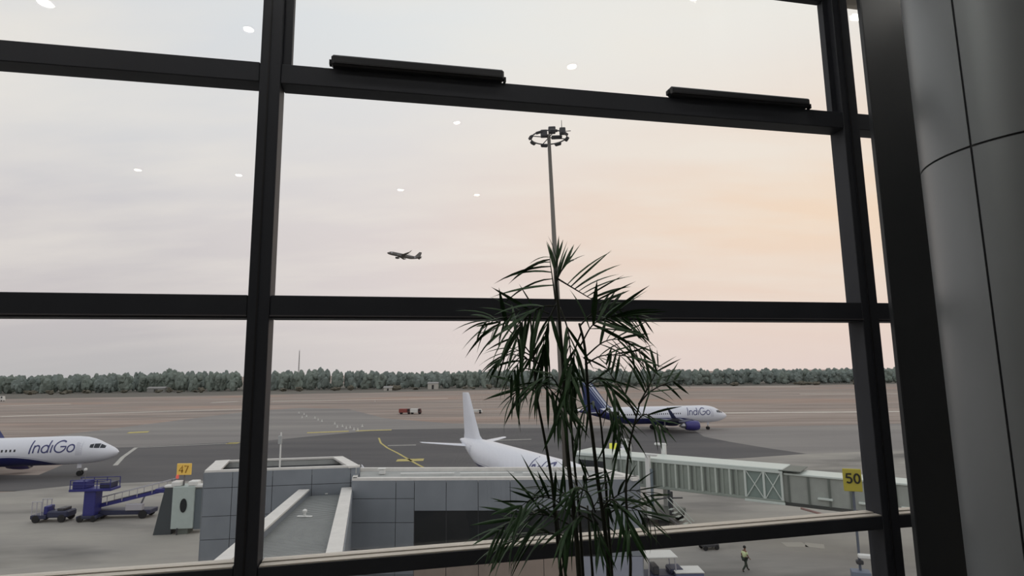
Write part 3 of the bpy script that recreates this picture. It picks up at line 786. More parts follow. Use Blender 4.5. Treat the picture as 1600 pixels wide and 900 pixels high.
    for side in (-1, 1):
        wr = []
        for (y, le, chd, z, th) in ((1.6, 11.6, 7.0, 2.55, .13), (3.5, 12.9, 5.9, 2.72, .125), (6.4, 14.6, 4.4, 3.05, .115), (11.5, 17.3, 3.0, 3.6+wflex*.4, .105), (16.6, 19.9, 1.65, 4.2+wflex, .10), (17.0, 20.25, 1.35, 4.26+wflex, .09)):
            wr.append(airfoil(-(le+xo), chd, z, side*y, th))
        wg = MB().rings(wr).build('wing', wingm, root, True)
        smooth_by_angle(wg, 50)
        if sharklet:
            sr = []
            for (dy, le, chd, dz) in ((0, 20.25, 1.35, 0), (.25, 20.7, 1.15, .12), (.5, 21.15, 1.0, .6), (.75, 21.9, .75, 1.5), (.92, 22.7, .4, 2.4)):
                sr.append([Vector((v.x, side*(17.0+dy)+(v.z-4.26)*(.2 if dz < .3 else 1)*side*-1*min(1, dz*2), 4.26+wflex+dz+(v.z-4.26)*max(0, 1-dz*2))) for v in airfoil(-(le+xo), chd, 4.26, 0, .1)])
            MB().rings(sr).build('sharklet', sharkm or LETT, wg, True)
        else:
            MB().hull8([(-(20.2+xo), side*17.0, 3.9+wflex), (-(21.9+xo), side*17.0, 3.8+wflex), (-(21.9+xo), side*17.06, 3.8+wflex), (-(20.2+xo), side*17.06, 3.9+wflex), (-(20.5+xo), side*17.0, 4.45+wflex), (-(22.1+xo), side*17.0, 4.6+wflex), (-(22.1+xo), side*17.06, 4.6+wflex), (-(20.5+xo), side*17.06, 4.45+wflex)]).build('wingtip_fence', WHP, wg)
        for yf in (4.8, 8.2, 11.6):
            le = 16.2+yf*.31+xo; z = 2.5+yf*.1+wflex*(yf/17)**2
            MB().tube([(-le, side*yf, z), (-le-.8, side*yf, z-.1), (-le-2.6, side*yf, z-.02), (-le-3.4, side*yf, z+.18)], [.05, .26, .2, .03], 8).build('flap_fairing', wingm, wg, True)
        en = MB().lathe([(.78, .12), (.98, 0), (1.12, -.35), (1.16, -1.2), (1.1, -2.2), (.92, -3.1), (.7, -3.3)], (-(10.3+xo), side*5.75, 1.62), 'x', 24, 0, False).build('engine', engine, root, True)
        MB().lathe([(.79, .1), (.95, .03), (1.0, -.05), (.8, -.12), (.79, .1)], (-(10.26+xo), side*5.75, 1.62), 'x', 24, 0, False).build('inlet_lip', METAL, en, True)
        MB().lathe([(.02, .02), (.2, -.3), (.82, -.42), (.82, -.5)], (-(10.4+xo), side*5.75, 1.62), 'x', 20).build('fan', mat('fan_dark', rgb(50, 50, 54), .4), en, True)
        MB().lathe([(.66, -3.1), (.5, -4.0), (.3, -4.4), (.02, -4.9)], (-(10.3+xo), side*5.75, 1.62), 'x', 16).build('exhaust', METAL, en, True)
        MB().hull8([(-(11.2+xo), side*5.75-.12, 2.6), (-(15.0+xo), side*5.75-.12, 2.4), (-(15.0+xo), side*5.75+.12, 2.4), (-(11.2+xo), side*5.75+.12, 2.6), (-(12.5+xo), side*5.75-.1, 3.05), (-(15.4+xo), side*5.75-.1, 2.95), (-(15.4+xo), side*5.75+.1, 2.95), (-(12.5+xo), side*5.75+.1, 3.05)]).build('pylon', wingm, en)
        e_ = Lf-37.57
        hs = [airfoil(-(le+e_), chd, z, side*y, .1) for (y, le, chd, z) in ((.3, 31.9, 3.9, 4.6), (3.0, 33.6, 2.6, 4.82), (6.2, 35.4, 1.35, 5.1), (6.4, 35.7, 1.0, 5.12))]
        smooth_by_angle(MB().rings(hs).build('tailplane', wingm if not text else WHP, root, True), 50)
        if gear:
            g = MB().tube([(-(17.7+xo), side*3.8, 2.6), (-(17.7+xo), side*3.8, .6)], .16, 10).build('main_gear', GEAR, root)
            for dy in (-.46, .46):
                MB().lathe([(.02, -.2), (.35, -.2), (.58, -.14), (.58, .14), (.35, .2), (.02, .2)], (-(17.7+xo), side*3.8+dy, .58), 'y', 18).build('wheel', TYRE, g)
    e_ = Lf-37.57
    vs_ = [airfoil(-(le+e_), chd, z, 0, .1, vertical=True) for (le, chd, z) in ((28.0, 8.2, 5.3), (30.0, 6.0, 6.2), (31.4, 4.9, 8.0), (33.9, 2.9, 11.5), (34.3, 2.4, 11.76))]
    fo = MB().rings(vs_).build('tail_fin', fin or WHP, root, True); smooth_by_angle(fo, 50)
    MB().lathe([(.3, .0), (1.5, -1.2), (1.9, -3.0), (1.9, -7.0), (1.4, -9), (.3, -10)], (-(10.6+xo), 0, 2.75), 'x', 24).xf(Matrix.Translation((0, 0, .55)) @ Matrix.Diagonal((1, 1, .8, 1))).build('belly_fairing', body, root, True)
    if gear:
        g = MB().tube([(-5.07, 0, 2.0), (-5.07, 0, .4)], .11, 10).build('nose_gear', GEAR, root)
        MB().box((-5.4, -.3, 1.15), (-4.8, -.26, 1.8)).build('gear_door', WHP, g)
        for dy in (-.25, .25):
            MB().lathe([(.02, -.11), (.22, -.11), (.38, -.07), (.38, .07), (.22, .11), (.02, .11)], (-5.07, dy, .38), 'y', 16).build('wheel', TYRE, g)
    return root
LIV_A = livery('livery_full', WH, True)
LIV_L = livery('livery_long', WH, True, shift=0.0)
LIV_C = livery('livery_white_tail', WH, False)
aircraft('airliner', (-60.16, 91.03, -.03), .20, 'white and indigo airliner entering the view at the left edge', plug=4.3, rear_plug=2.6, body=LIV_L, fin=fin_mat('fin_dash_a'))
aircraft('airliner', (8.22, 52.33, -.03), -1.133, 'white airliner with its tail fin standing behind the grey panelled roof', body=LIV_C, sharklet=False, textx=6.4, wflex=.25, windows=False, textz=4.05, wingm=mat('wing_white', rgb(214, 216, 220), .4))
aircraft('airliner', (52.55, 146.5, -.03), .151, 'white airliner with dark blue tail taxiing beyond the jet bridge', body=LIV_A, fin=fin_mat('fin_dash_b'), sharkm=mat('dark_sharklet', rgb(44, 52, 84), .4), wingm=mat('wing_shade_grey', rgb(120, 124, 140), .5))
GF = mat('silhouette_grey_airframe', rgb(112, 108, 106), .6)  # dark backlit silhouette tone put into the airframe colour
pf = at_y(604, 399.5, 610)
fl = aircraft('airliner', pf, math.pi+.35, 'small dark airliner climbing through the open sky', body=GF, fin=GF, text=False, gear=False, engine=GF, wingm=GF, sharkm=GF, pitch=R_(9), bank=R_(3))

# ================================================================== PIER BUILDINGS BELOW THE WINDOW
CLADG = mat('grey_blue_panel', rgb(132, 138, 145), .5, .1, .07, .8)
CLADB = mat('dark_panel_joint', rgb(48, 50, 54), .8)
COPE = mat('pale_coping', rgb(222, 219, 214), .6, 0, .06, 2)
ROOFG = mat('grey_flat_roof', rgb(170, 172, 170), .8, 0, .12, .7)
DWIN = mat('dark_facade_glass', rgb(30, 34, 38), .12)
def V2(x, y): return Vector((x, y, 0))
def panel_wall(parent, P0, P1, us, zs, skip=lambda u0, u1, z0, z1: False, m=CLADG, gap=.035):
    """panels between joint lists along P0-P1, each one a part; outer side is to the right of P0->P1"""
    d = (P1-P0); ln = d.length; d.normalize(); nrm = Vector((d.y, -d.x, 0))
    for u0, u1 in zip(us[:-1], us[1:]):
        for z0, z1 in zip(zs[:-1], zs[1:]):
            if skip(u0, u1, z0, z1): continue
            a, b = P0+d*(u0+gap/2), P0+d*(u1-gap/2)
            MB().hull8([v+Vector((0, 0, z)) for z in (z0+gap/2, z1-gap/2) for v in (a, b, b+nrm*.06, a+nrm*.06)]).build('cladding_panel', m, parent)
def quad_prism(pts, z0, z1): return MB().prism([(p.x, p.y) for p in pts], z0, z1)
def inset_edge(a, b, w, z0, z1, side=1):
    """a kerb of width w along a-b, on the left of a->b"""
    d = (b-a).normalized(); n_ = Vector((-d.y, d.x, 0))*side*w
    return MB().prism([(p.x, p.y) for p in (a, b, b+n_, a+n_)], z0, z1)

# ---- box-shaped pier head
A, B, Cc, Dd = V2(-19.7, 38.2), V2(-10.2, 39.55), V2(-12.6, 44.0), V2(-21.2, 42.6)
ZT = 8.6
box = empty('pier_building', A, 0, label='box-shaped grey panelled pier head with pale parapet at the end of the gangway', category='building')
def loc_(P): return P-A
bA, bB, bC, bD = loc_(A), loc_(B), loc_(Cc), loc_(Dd)
quad_prism((bA, bB, bC, bD), 0, ZT-.5).build('body', CLADB, box)
lnAB = (bB-bA).length
us = [0]+[lnAB-.55-2.44*k for k in (3, 2, 1, 0)]+[lnAB]; us = [u for u in us if u >= 0]
zs = [0, 1.2, 2.9, 4.4, 5.8, 7.52, ZT-.12]
panel_wall(box, bA, bB, us, zs)
ln = (bC-bB).length; panel_wall(box, bB, bC, [0, ln/2, ln], zs)
ln = (bA-bD).length; panel_wall(box, bD, bA, [0, ln/2, ln], zs)
for a, b in ((bA, bB), (bB, bC), (bC, bD), (bD, bA)):
    inset_edge(a, b, .25, ZT-.5, ZT-.12).build('parapet', ROOFG, box)
for a, b in ((bA, bB), (bC, bD)):
    inset_edge(a, b, .3, ZT-.12, ZT).build('coping', COPE, box)
for a, b, w in ((bB, bC, .7), (bD, bA, .9)):
    inset_edge(a, b, w, ZT-.12, ZT+.004).build('coping', COPE, box)
p = at_y(438, 676, 38.4)
pole = empty('roof_lamp', (p.x, 38.55, ZT), 0, label='slim pale lamp pole on the near parapet of the pier head', category='lamp')
MB().tube([(0, 0, 0), (0, 0, p.z-ZT)], [.06, .045], 8).build('pole', WHITE, pole)
MB().bevbox((-.16, -.08, p.z-ZT-.75), (.07, .08, p.z-ZT-.2), .03).build('lamp_head', mat('lamp_grey', rgb(170, 172, 172), .5), pole)
p = at_y(548, 700, 43)
rod = empty('roof_rod', (p.x, 43, ZT), 0, label='thin grey rod standing on the back parapet of the pier head', category='rod')
MB().tube([(0, 0, 0), (0, 0, p.z-ZT)], [.03, .015], 6).build('rod', GREYM, rod); MB().lathe([(.08, 0), (.08, .05), (.03, .06)], n=10).build('foot', GREYM, rod)

# ---- gangway with ribbed roof
gl1, gl0, gr1, gr0 = V2(-13.8, 38.6), V2(-12.0, 24.2), V2(-10.55, 39.2), V2(-7.2, 25.5)
gl0 = gl1+(gl0-gl1)*1.55; gr0 = gr1+(gr0-gr1)*1.6
ZG = 7.3
gw = empty('gangway', gl1, 0, label='gangway with grey ribbed roof and pale side copings leading to the pier head', category='building')
q = lambda P: P-gl1
wl = .62
nR = (q(gr0)-q(gr1)).normalized(); nl = (q(gl0)-q(gl1)).normalized()
quad_prism((q(gl1), q(gr1), q(gr0), q(gl0)), 3.4, ZG-.5).build('body', CLADB, gw)
inset_edge(q(gl1), q(gl0), wl, ZG-.5, ZG-.1, 1).build('parapet', CLADG, gw)
inset_edge(q(gr1), q(gr0), wl, ZG-.5, ZG-.1, -1).build('parapet', CLADG, gw)
inset_edge(q(gl1), q(gl0), wl+.04, ZG-.1, ZG, 1).build('coping', COPE, gw)
inset_edge(q(gr1), q(gr0), wl+.04, ZG-.1, ZG, -1).build('coping', COPE, gw)
panel_wall(gw, q(gr0), q(gr1), [i*(q(gr0)-q(gr1)).length/9 for i in range(10)], [3.4, 5.2, ZG-.12])
panel_wall(gw, q(gl1), q(gl0), [i*(q(gl0)-q(gl1)).length/9 for i in range(10)], [3.4, 5.2, ZG-.12])
mb = MB()
nr = 96
for i in range(nr):
    t0, t1 = (i+.08)/nr, (i+.8)/nr
    a = q(gl1).lerp(q(gl0), t0); b = q(gr1).lerp(q(gr0), t0); c = q(gr1).lerp(q(gr0), t1); d = q(gl1).lerp(q(gl0), t1)
    e0 = (b-a).normalized()*(wl); e1 = (c-d).normalized()*(wl)
    mb.prism([(v.x, v.y) for v in (a+e0, b-e0, c-e1, d+e1)], ZG-.5, ZG-.44)
mb.build('roof_ribs', mat('ribbed_roof_grey', rgb(138, 141, 140), .6, .1, .06, 1), gw, kind='stuff')
for (x, y) in ((476, 808), (503, 772)):
    p = at_z(x, y, ZG-.44)
    v = empty('roof_vent', p, -.1, label='small white T-shaped vent %s the ribbed gangway roof' % ('halfway along' if y > 790 else 'at the far end of'), category='vent')
    MB().tube([(0, 0, 0), (0, 0, .28)], .07, 10).build('stack', WHITE, v)
    MB().bevbox((-.42, -.09, .0), (.42, .09, .07), .02).build('base_plate', WHITE, v); MB().lathe([(.12, .26), (.13, .36), (.04, .42)], n=12).build('cap', WHITE, v)

# ---- panelled wing with long dark window
A2, B2, C2, D2 = V2(-10.35, 38.35), V2(7.8, 37.6), V2(5.7, 41.6), V2(-11.2, 42.6)
ZW = 8.0
wing = empty('pier_wing', A2, 0, label='long grey panelled pier wing with flat pale roof and dark window band', category='building')
w = lambda P: P-A2
quad_prism((w(A2), w(B2), w(C2), w(D2)), 0, ZW-.3).build('body', CLADB, wing)
d = (w(B2)-w(A2)); lw = d.length; du = d.normalized()
us = [0, 2.85, 4.03]+[4.03+2.02*k for k in range(1, 8)]
us = [u for u in us if u < lw-.3]+[lw]
LEFT = 4.0
panel_wall(wing, w(A2), w(B2), us[:3], [0, 2.2, 3.7, 5.3, 6.75, ZW-.14])
panel_wall(wing, w(A2), w(B2), us[2:], [3.3, 6.0, ZW-.14], skip=lambda u0, u1, z0, z1: abs(z0-3.3) < .01 and u1 < lw-.4)
panel_wall(wing, w(A2), w(B2), us[-3:], [0, 1.7, 3.3], m=mat('slate_blue_panel', rgb(150, 154, 168), .5, .1, .06, .8))
panel_wall(wing, w(A2), w(B2), us[2:-2], [0, 1.7, 3.3], m=mat('brown_grey_panel', rgb(150, 136, 126), .6, 0, .1, .8))
nrm = Vector((du.y, -du.x, 0))
for i in range(2, len(us)-2):
    a, b = w(A2)+du*(us[i]+.04), w(A2)+du*(us[i+1]-.04)
    MB().hull8([v+Vector((0, 0, z)) for z in (3.34, 5.98) for v in (a-nrm*.02, b-nrm*.02, b+nrm*.015, a+nrm*.015)]).build('window_pane', DWIN, wing)
ln = (w(C2)-w(B2)).length; panel_wall(wing, w(B2), w(C2), [0, ln/2, ln], [0, 1.7, 3.3, 6.0, ZW-.14])
quad_prism((w(A2), w(B2), w(C2), w(D2)), ZW-.3, ZW-.22).build('roof_deck', ROOFG, wing)
for a, b, wd_ in ((w(A2), w(B2), .35), (w(B2), w(C2), .5), (w(C2), w(D2), .3), (w(D2), w(A2), .3)):
    inset_edge(a, b, wd_, ZW-.22, ZW).build('coping', COPE, wing)
for t_ in (.25, .47, .7):
    c = w(A2).lerp(w(B2), t_)+Vector((0, 2.1, 0))
    MB().tube([c+Vector((-1.8, 0, ZW-.08)), c+Vector((1.8, -.05, ZW-.08))], .06, 8).build('roof_pipe', WHITE, wing)
p = at_z(597, 741, ZW-.2)
v = empty('roof_vent', p, 0, label='small white roof vent near the left end of the pier wing roof', category='vent')
MB().bevbox((-.2, -.16, 0), (.2, .16, .35), .04).build('box', WHITE, v); MB().box((-.26, -.22, .35), (.26, .22, .4)).build('cap', WHITE, v)

# ================================================================== FLOODLIGHT MAST
MY = 46.5
pb = at_y(886.5, 760, MY); ptp = at_y(857.5, 214, MY)
ax = (ptp-pb).normalized(); k = pb.z/ax.z; pb = pb-ax*k
mast = empty('floodlight_mast', pb, 0, label='tall tapering floodlight mast with a ring of lamps behind the palm', category='mast')
mast.rotation_euler = Vector((0, 0, 1)).rotation_difference(ax).to_euler()
HT = (ptp-pb).length
MST = mat('galvanised_grey', rgb(112, 108, 102), .5, .2); DK = mat('lamp_housing_dark', rgb(62, 62, 66), .5)
MB().tube([(0, 0, 0), (0, 0, HT*.5), (0, 0, HT+.2)], [.30, .23, .14], 16).build('pole', MST, mast, True)
MB().lathe([(.55, 0), (.55, .08), (.34, .1), (.32, .5)], n=16).build('base_flange', MST, mast)
RR = 1.5
MB().rings([[Vector((math.cos(a)*(RR+dx), math.sin(a)*(RR+dx), HT-.05+dz)) for dx, dz in ((-.035, -.045), (.035, -.045), (.035, .045), (-.035, .045))] for a in [i*2*math.pi/36 for i in range(37)]], cap=False).build('ring', DK, mast)
for k in range(4):
    a = k*math.pi/2+.3
    MB().tube([(0, 0, HT-.05), (math.cos(a)*RR, math.sin(a)*RR, HT-.05)], .04, 6).build('spoke', DK, mast)
fl_m = MB().bevbox((-.12, -.3, -.1), (.12, .3, .12), .04).box((.12, -.25, -.08), (.15, .25, .1)).mesh('floodlight', DK)
for k in range(8):
    a = k*2*math.pi/8+.2
    o = link('floodlight', fl_m, mast); o.location = (math.cos(a)*(RR+.05), math.sin(a)*(RR+.05), HT-.12); o.rotation_euler = (0, .5, a)
for (x, y, z, sx, sz) in ((-.4, 0, .1, .55, .6), (.3, .1, .45, .6, .55), (1.15, -.2, .2, .5, .55), (.7, .4, .1, .9, .22)):
    MB().bevbox((x-sx/2, y-.22, HT+z-.1), (x+sx/2, y+.22, HT+z+sz-.1), .05).build('equipment_box', DK, mast)
MB().tube([(1.1, -.2, HT+.4), (1.12, -.2, HT+1.35)], [.035, .02], 6).build('lightning_rod', DK, mast)
MB().tube([(1.3, -.2, HT+.35), (1.85, -.2, HT+.38)], .03, 6).build('whip_aerial', DK, mast)

# ================================================================== SIGNS
def glow_yellow(name, c, e):
    m = mat(name, c, .5); b = m.node_tree.nodes['Principled BSDF']; b.inputs['Emission Color'].default_value = c; b.inputs['Emission Strength'].default_value = e; return m
def sign(px, py, Y, w_, h_, txt, m, inkm, label, zb, red=False, face=0.0, txt_h=.55, up=0.0):
    p = at_y(px, py, Y)
    r = empty('stand_sign', (p.x, Y, zb), face, label=label, category='sign')
    zc_ = p.z-zb
    MB().bevbox((-w_/2, -.09, zc_-h_/2), (w_/2, .09, zc_+h_/2), .03).build('face_board', m, r)
    MB().tube([(0, .12, 0), (0, .12, zc_)], .07, 8).build('post', GREYM, r)
    if txt:
        number(txt, h_*txt_h, h_*.1).xf(Matrix.Translation((0, -.105, zc_+up)) @ Matrix.Rotation(math.pi/2, 4, 'X')).build('number', inkm, r)
    if red:
        MB().lathe([(.1, 0), (.14, .1), (.12, .3), (.03, .38)], (-w_*.38, -.16, zc_-h_/2-.32), n=12).build('beacon', glow_yellow('red_beacon', rgb(214, 96, 84), .35), r)
    return r
INK = mat('sign_black', rgb(36, 34, 22), .6); INK2 = mat('sign_amber', rgb(160, 116, 34), .6)
sign(288, 733, 57, 1.35, 1.05, '47', glow_yellow('amber_sign', rgb(216, 178, 86), .2), INK2, 'amber stand number sign with red beacon above the pale tower at left', 4.2, True, txt_h=.62)
sign(959, 698.5, 64.5, .95, .8, '', glow_yellow('lime_sign', rgb(214, 216, 84), .3), INK, 'small blank-looking lime yellow sign above the far end of the jet bridge', 5.9)

# stand 50 sign on its own post with lamp and cabinet
p50 = at_y(1332, 750, 40); base50 = Vector((p50.x, 40, 0))
s5 = empty('stand_sign', base50, -.35, label='yellow stand sign numbered 50 on a post beside the jet bridge', category='sign')
OLY = mat('dull_yellow_sign', rgb(176, 164, 62), .6)
MB().bevbox((-.55, -.09, p50.z-.72), (.53, .09, p50.z+.72), .03).build('face_board', OLY, s5)
MB().tube([(0, .14, 0), (0, .14, p50.z+.3)], .08, 8).build('post', mat('slate_post', rgb(92, 98, 110), .5), s5)
number('50', .62, .11).xf(Matrix.Translation((.02, -.11, p50.z+.12)) @ Matrix.Rotation(math.pi/2, 4, 'X')).build('number', INK, s5)
MB().bevbox((-.55, -.3, 0), (.55, .5, 1.5), .04).build('control_cabinet', mat('slate_cabinet', rgb(116, 124, 140), .5), s5)
MB().bevbox((-.12, -.35, 2.35), (.75, 0, 2.6), .05).build('lamp', WHITE, s5)
MB().bevbox((-.22, -.1, 1.9), (.2, .25, 2.15), .05).build('junction_box', DK, s5)

# ================================================================== JET BRIDGE
Pf, Pn = at_z(957, 712, 6.1), at_z(1222, 734.5, 6.1)
ang = math.atan2(Pn.y-Pf.y, Pn.x-Pf.x); LA = math.hypot(Pn.x-Pf.x, Pn.y-Pf.y)
jb = empty('jet_bridge', (Pf.x, Pf.y, 0), ang, label='pale green-grey telescopic jet bridge with ribbed sides spanning the right side', category='jet bridge')
TUN = mat('tunnel_side_sage', rgb(150, 158, 150), .55, 0, .08, 1.2); TRIM = mat('pale_sage_trim', rgb(206, 214, 208), .5); TUN2 = mat('tunnel_side_grey', rgb(158, 162, 156), .55, 0, .08, 1.2)
RIBM = mat('tunnel_rib_light', rgb(190, 198, 190), .5); RIBD = mat('tunnel_rib_dark', rgb(104, 110, 104), .6)
XB = LA-3.1                                   # start of the braced glazed bay
MB().box((0, .12, 3.55), (XB, 3.0, 6.0)).build('tunnel_shell', TUN, jb)
MB().bevbox((-.1, 0, 5.98), (LA, 3.1, 6.18), .05).build('tunnel_roof', TRIM, jb)
MB().bevbox((-.1, -.02, 5.8), (LA, .12, 6.0), .02).build('roof_edge_beam', TRIM, jb)
MB().bevbox((-.1, -.02, 3.4), (LA, .14, 3.62), .02).build('floor_edge_beam', TUN, jb)
MB().box((0, .14, 3.4), (LA, 3.0, 3.55)).build('tunnel_floor', RIBD, jb)
rb = [MB().bevbox((-.09, .0, 3.62), (.09, .13, 5.8), .02).mesh('rib', m_) for m_ in (RIBM, TUN)]
k = 0; x = .3
while x < XB-.2:
    o = link('rib', rb[k % 2], jb); o.location.x = x
    o2 = link('rib', rb[k % 2], jb); o2.location = (x, 2.93, 0)
    k += 1; x += .62
    if k % 2: MB().box((x-.42, .105, 3.7), (x-.24, .122, 5.75)).build('side_recess', RIBD, jb)
for xx in (XB, XB+1.55, LA-.12):
    for yy in (0, 2.9): MB().bevbox((xx-.09, yy, 3.35), (xx+.09, yy+.14, 6.0), .02).build('bay_post', TRIM, jb)
for x0, x1 in ((XB+.09, XB+1.46), (XB+1.64, LA-.21)):
    MB().tube([(x0, .08, 3.65), (x1, .08, 5.8)], .045, 6).build('cross_brace', TRIM, jb)
    MB().tube([(x0, .08, 5.8), (x1, .08, 3.65)], .045, 6).build('cross_brace', TRIM, jb)
    MB().box((x0, .16, 3.62), (x1, .18, 5.8)).build('bay_pane', mat('sage_pane', rgb(138, 152, 146), .2), jb)
MB().box((XB, 2.9, 3.6), (LA, 2.96, 5.8)).build('bay_back', TUN, jb)
MB().bevbox((XB-.1, -.06, 3.25), (LA+.05, .1, 3.45), .02).build('bay_sill', TRIM, jb)
# inner tunnel running on behind the mullion
LB = 22.0
MB().box((LA-.2, .4, 3.45), (LA+LB, 2.7, 5.7)).build('inner_tunnel_shell', TUN2, jb)
MB().bevbox((LA, .25, 5.68), (LA+LB, 2.85, 5.84), .03).build('inner_roof', TRIM, jb)
MB().bevbox((LA-.3, -.05, 6.02), (LA+1.4, 3.1, 6.1), .02).build('overlap_flashing', RIBD, jb)
MB().box((LA-.2, .3, 3.2), (LA+LB, .5, 3.46)).build('inner_floor_beam', mat('tunnel_beam_dark', rgb(70, 72, 70), .6), jb)
for i in range(12):
    x = LA+.35+i*1.52
    MB().box((x-.07, .3, 3.45), (x+.07, .42, 5.7)).build('inner_rib', RIBD, jb)
for x in (LA+2.5, LA+5.4, LA+8.2):
    MB().bevbox((x, .16, 3.95), (x+1.1, .4, 4.12), .03).build('cable_tray', TRIM, jb)
# cab at the far end
MB().bevbox((-4.2, -.3, 3.3), (0, 3.4, 5.9), .1).build('cab_body', TUN, jb)
MB().bevbox((-4.4, -.5, 5.9), (.1, 3.6, 6.25), .08).build('cab_roof', TRIM, jb)
MB().box((-3.8, -.32, 4.4), (-.9, -.28, 5.5)).build('cab_window', DWIN, jb)
# lift columns with their T-shaped lamps, and the wheel carriage
pz = at_z(1013, 797, 0)
def along(px, yy):                            # place along the tunnel seen at that picture column, yy to its side
    d = ray(px, 740); d = Vector((d.x, d.y)).normalized(); o_ = Vector((Pf.x, Pf.y))+Vector((-math.sin(ang), math.cos(ang)))*yy
    t_ = Vector((math.cos(ang), math.sin(ang)))
    return (o_.y*d.x-o_.x*d.y)/(t_.x*d.y-t_.y*d.x)
xl = along(1013, -.45)
def lift(yy, hgt, dirn, xx):
    c = MB().bevbox((xx-.22, yy-.19, .75), (xx+.22, yy+.19, hgt), .04).build('lift_column', WHITE, jb)
    MB().bevbox((xx-.25+(0 if dirn > 0 else -.7), yy-.16, hgt), (xx+.25+(.7 if dirn > 0 else 0), yy+.16, hgt+.22), .05).build('lamp_head', WHITE, c)
    MB().box((xx+.2, yy-.1, .75), (xx+.42, yy+.12, hgt-1.2)).build('guide_rail', mat('guide_slate', rgb(120, 132, 140), .5), c)
lift(-.45, 6.45, 1, xl); lift(3.4, 7.0, -1, along(1039, 3.4)); lift(3.4, 7.2, -1, along(984, 3.4))
MB().bevbox((xl-1.3, -.6, .7), (xl+1.9, 3.7, 1.15), .05).build('carriage_beam', RIBD, jb)
for xx in (xl-.8, xl+1.3):
    for yy in (-.3, 3.3):
        MB().lathe([(.05, -.2), (.4, -.2), (.55, -.14), (.55, .14), (.4, .2), (.05, .2)], (xx, yy, .55), 'y', 16).build('carriage_wheel', TYRE, jb)
MB().bevbox((xl+1.85, -.3, 1.2), (xl+2.15, .05, 3.3), .04).build('hanging_duct', DK, jb)
MB().tube([(xl+1.0, -.4, 1.6), (xl+3.4, -.5, .1)], .12, 8).build('hose', GREYM, jb)
MB().tube([(xl-1.5, -.5, 2.6), (xl-.2, -.5, 2.2), (xl+1.5, -.4, 2.7), (xl+3.2, -.3, 2.9)], .06, 8).build('hose', DK, jb)
for i in range(7):
    MB().box((xl+2.2+i*.32, -1.3, 1.9-i*.27), (xl+2.5+i*.32, -.6, 1.95-i*.27)).build('stair_tread', RIBM, jb)
for yy in (-1.3, -.6): MB().tube([(xl+2.1, yy, 2.9), (xl+4.3, yy, 1.0)], .04, 6).build('stair_rail', RIBM, jb)
MB().tube([(LA+1.2, .1, 3.15), (LA+3.2, -.1, 2.85), (LA+5.2, .1, 2.5)], .09, 8).build('service_hose', mat('faded_pink_hose', rgb(150, 120, 114), .7), jb)

# ================================================================== PALE TOWER AT LEFT
pt_ = at_y(287, 820, 57)
tw = empty('bridge_tower', (pt_.x, 57, 0), .1, label='pale grey-green bridge tower with dark oval window beside the pier head', category='tower')
TG = mat('tower_sage', rgb(176, 188, 184), .5, 0, .05, 2); TD = mat('tower_dark_side', rgb(64, 70, 74), .6)
MB().bevbox((-.98, -.5, .5), (.98, 1.2, 4.3), .06).build('front_panel', TG, tw)
MB().hull8([(-2.55, -.3, 0), (-1.0, -.3, 0), (-1.0, 1.0, 0), (-2.55, 1.0, 0), (-1.75, -.3, 4.2), (-1.0, -.3, 4.2), (-1.0, 1.0, 4.2), (-1.75, 1.0, 4.2)]).build('side_bellows', TD, tw)
MB().box((.99, -.3, .4), (1.55, 1.0, 4.0)).build('side_post', mat('tower_slate_side', rgb(96, 106, 112), .6), tw)
MB().lathe([(.001, -.06), (.3, -.06), (.3, .0), (.001, 0)], (0, 0, 0), 'y', 20).xf(Matrix.Translation((.08, -.5, 2.6)) @ Matrix.Diagonal((1, 1, 2.1, 1))).build('oval_window', DWIN, tw)
for s_ in (-1, 1):
    MB().bevbox((s_*.75-.45, -.4, 4.3), (s_*.75+.4, .5, 4.75), .08).build('lamp_base', WHITE, tw)
    MB().bevbox((s_*1.35-.5, -.35, 4.15 if s_ > 0 else 4.2), (s_*1.35+.5, .35, 4.42), .06).build('lamp_head', WHITE, tw)
MB().box((-.5, -.3, 0), (.5, .9, .5)).build('plinth', RIBD, tw)
MB().tube([(-.35, -.55, 0), (-.35, -.55, .6)], .06, 6).build('foot', DK, tw)

# ================================================================== GROUND VEHICLES AT LEFT
BLUE = mat('fleet_blue', rgb(44, 46, 118), .45, 0, .1, 2); NAVY = mat('navy_dark', rgb(40, 44, 72), .5); LGM = mat('light_grey_metal', rgb(176, 174, 180), .5)
pt_ = at_z(84, 814)
tg = empty('baggage_tug', pt_, .06, label='dark open baggage tug with roll bars on the apron at far left', category='tug')
MB().bevbox((-.3, -.75, .45), (1.75, .75, 1.1), .12).build('bonnet', NAVY, tg)
MB().bevbox((-1.85, -.78, .35), (-.3, .78, .75), .05).build('deck', NAVY, tg)
MB().bevbox((-.75, -.55, .75), (-.35, .55, 1.55), .06).build('seat', BLUE, tg)
for x in (-1.75, -1.3, -.85):
    for y in (-.72, .72): MB().tube([(x, y, .7), (x, y, 2.05)], .045, 6).build('roll_bar', LGM, tg)
for y in (-.72, .72): MB().tube([(-1.8, y, 2.05), (-.8, y, 2.05)], .045, 6).build('roof_bar', LGM, tg)
MB().tube([(.0, 0, 1.1), (-.25, 0, 1.6)], .04, 6).build('steering_column', DK, tg)
MB().bevbox((.6, -.6, 1.1), (1.3, .6, 1.35), .05).build('engine_cover', DK, tg)
wheels(tg, (-1.3, 1.2), (-.7, .7), .38)

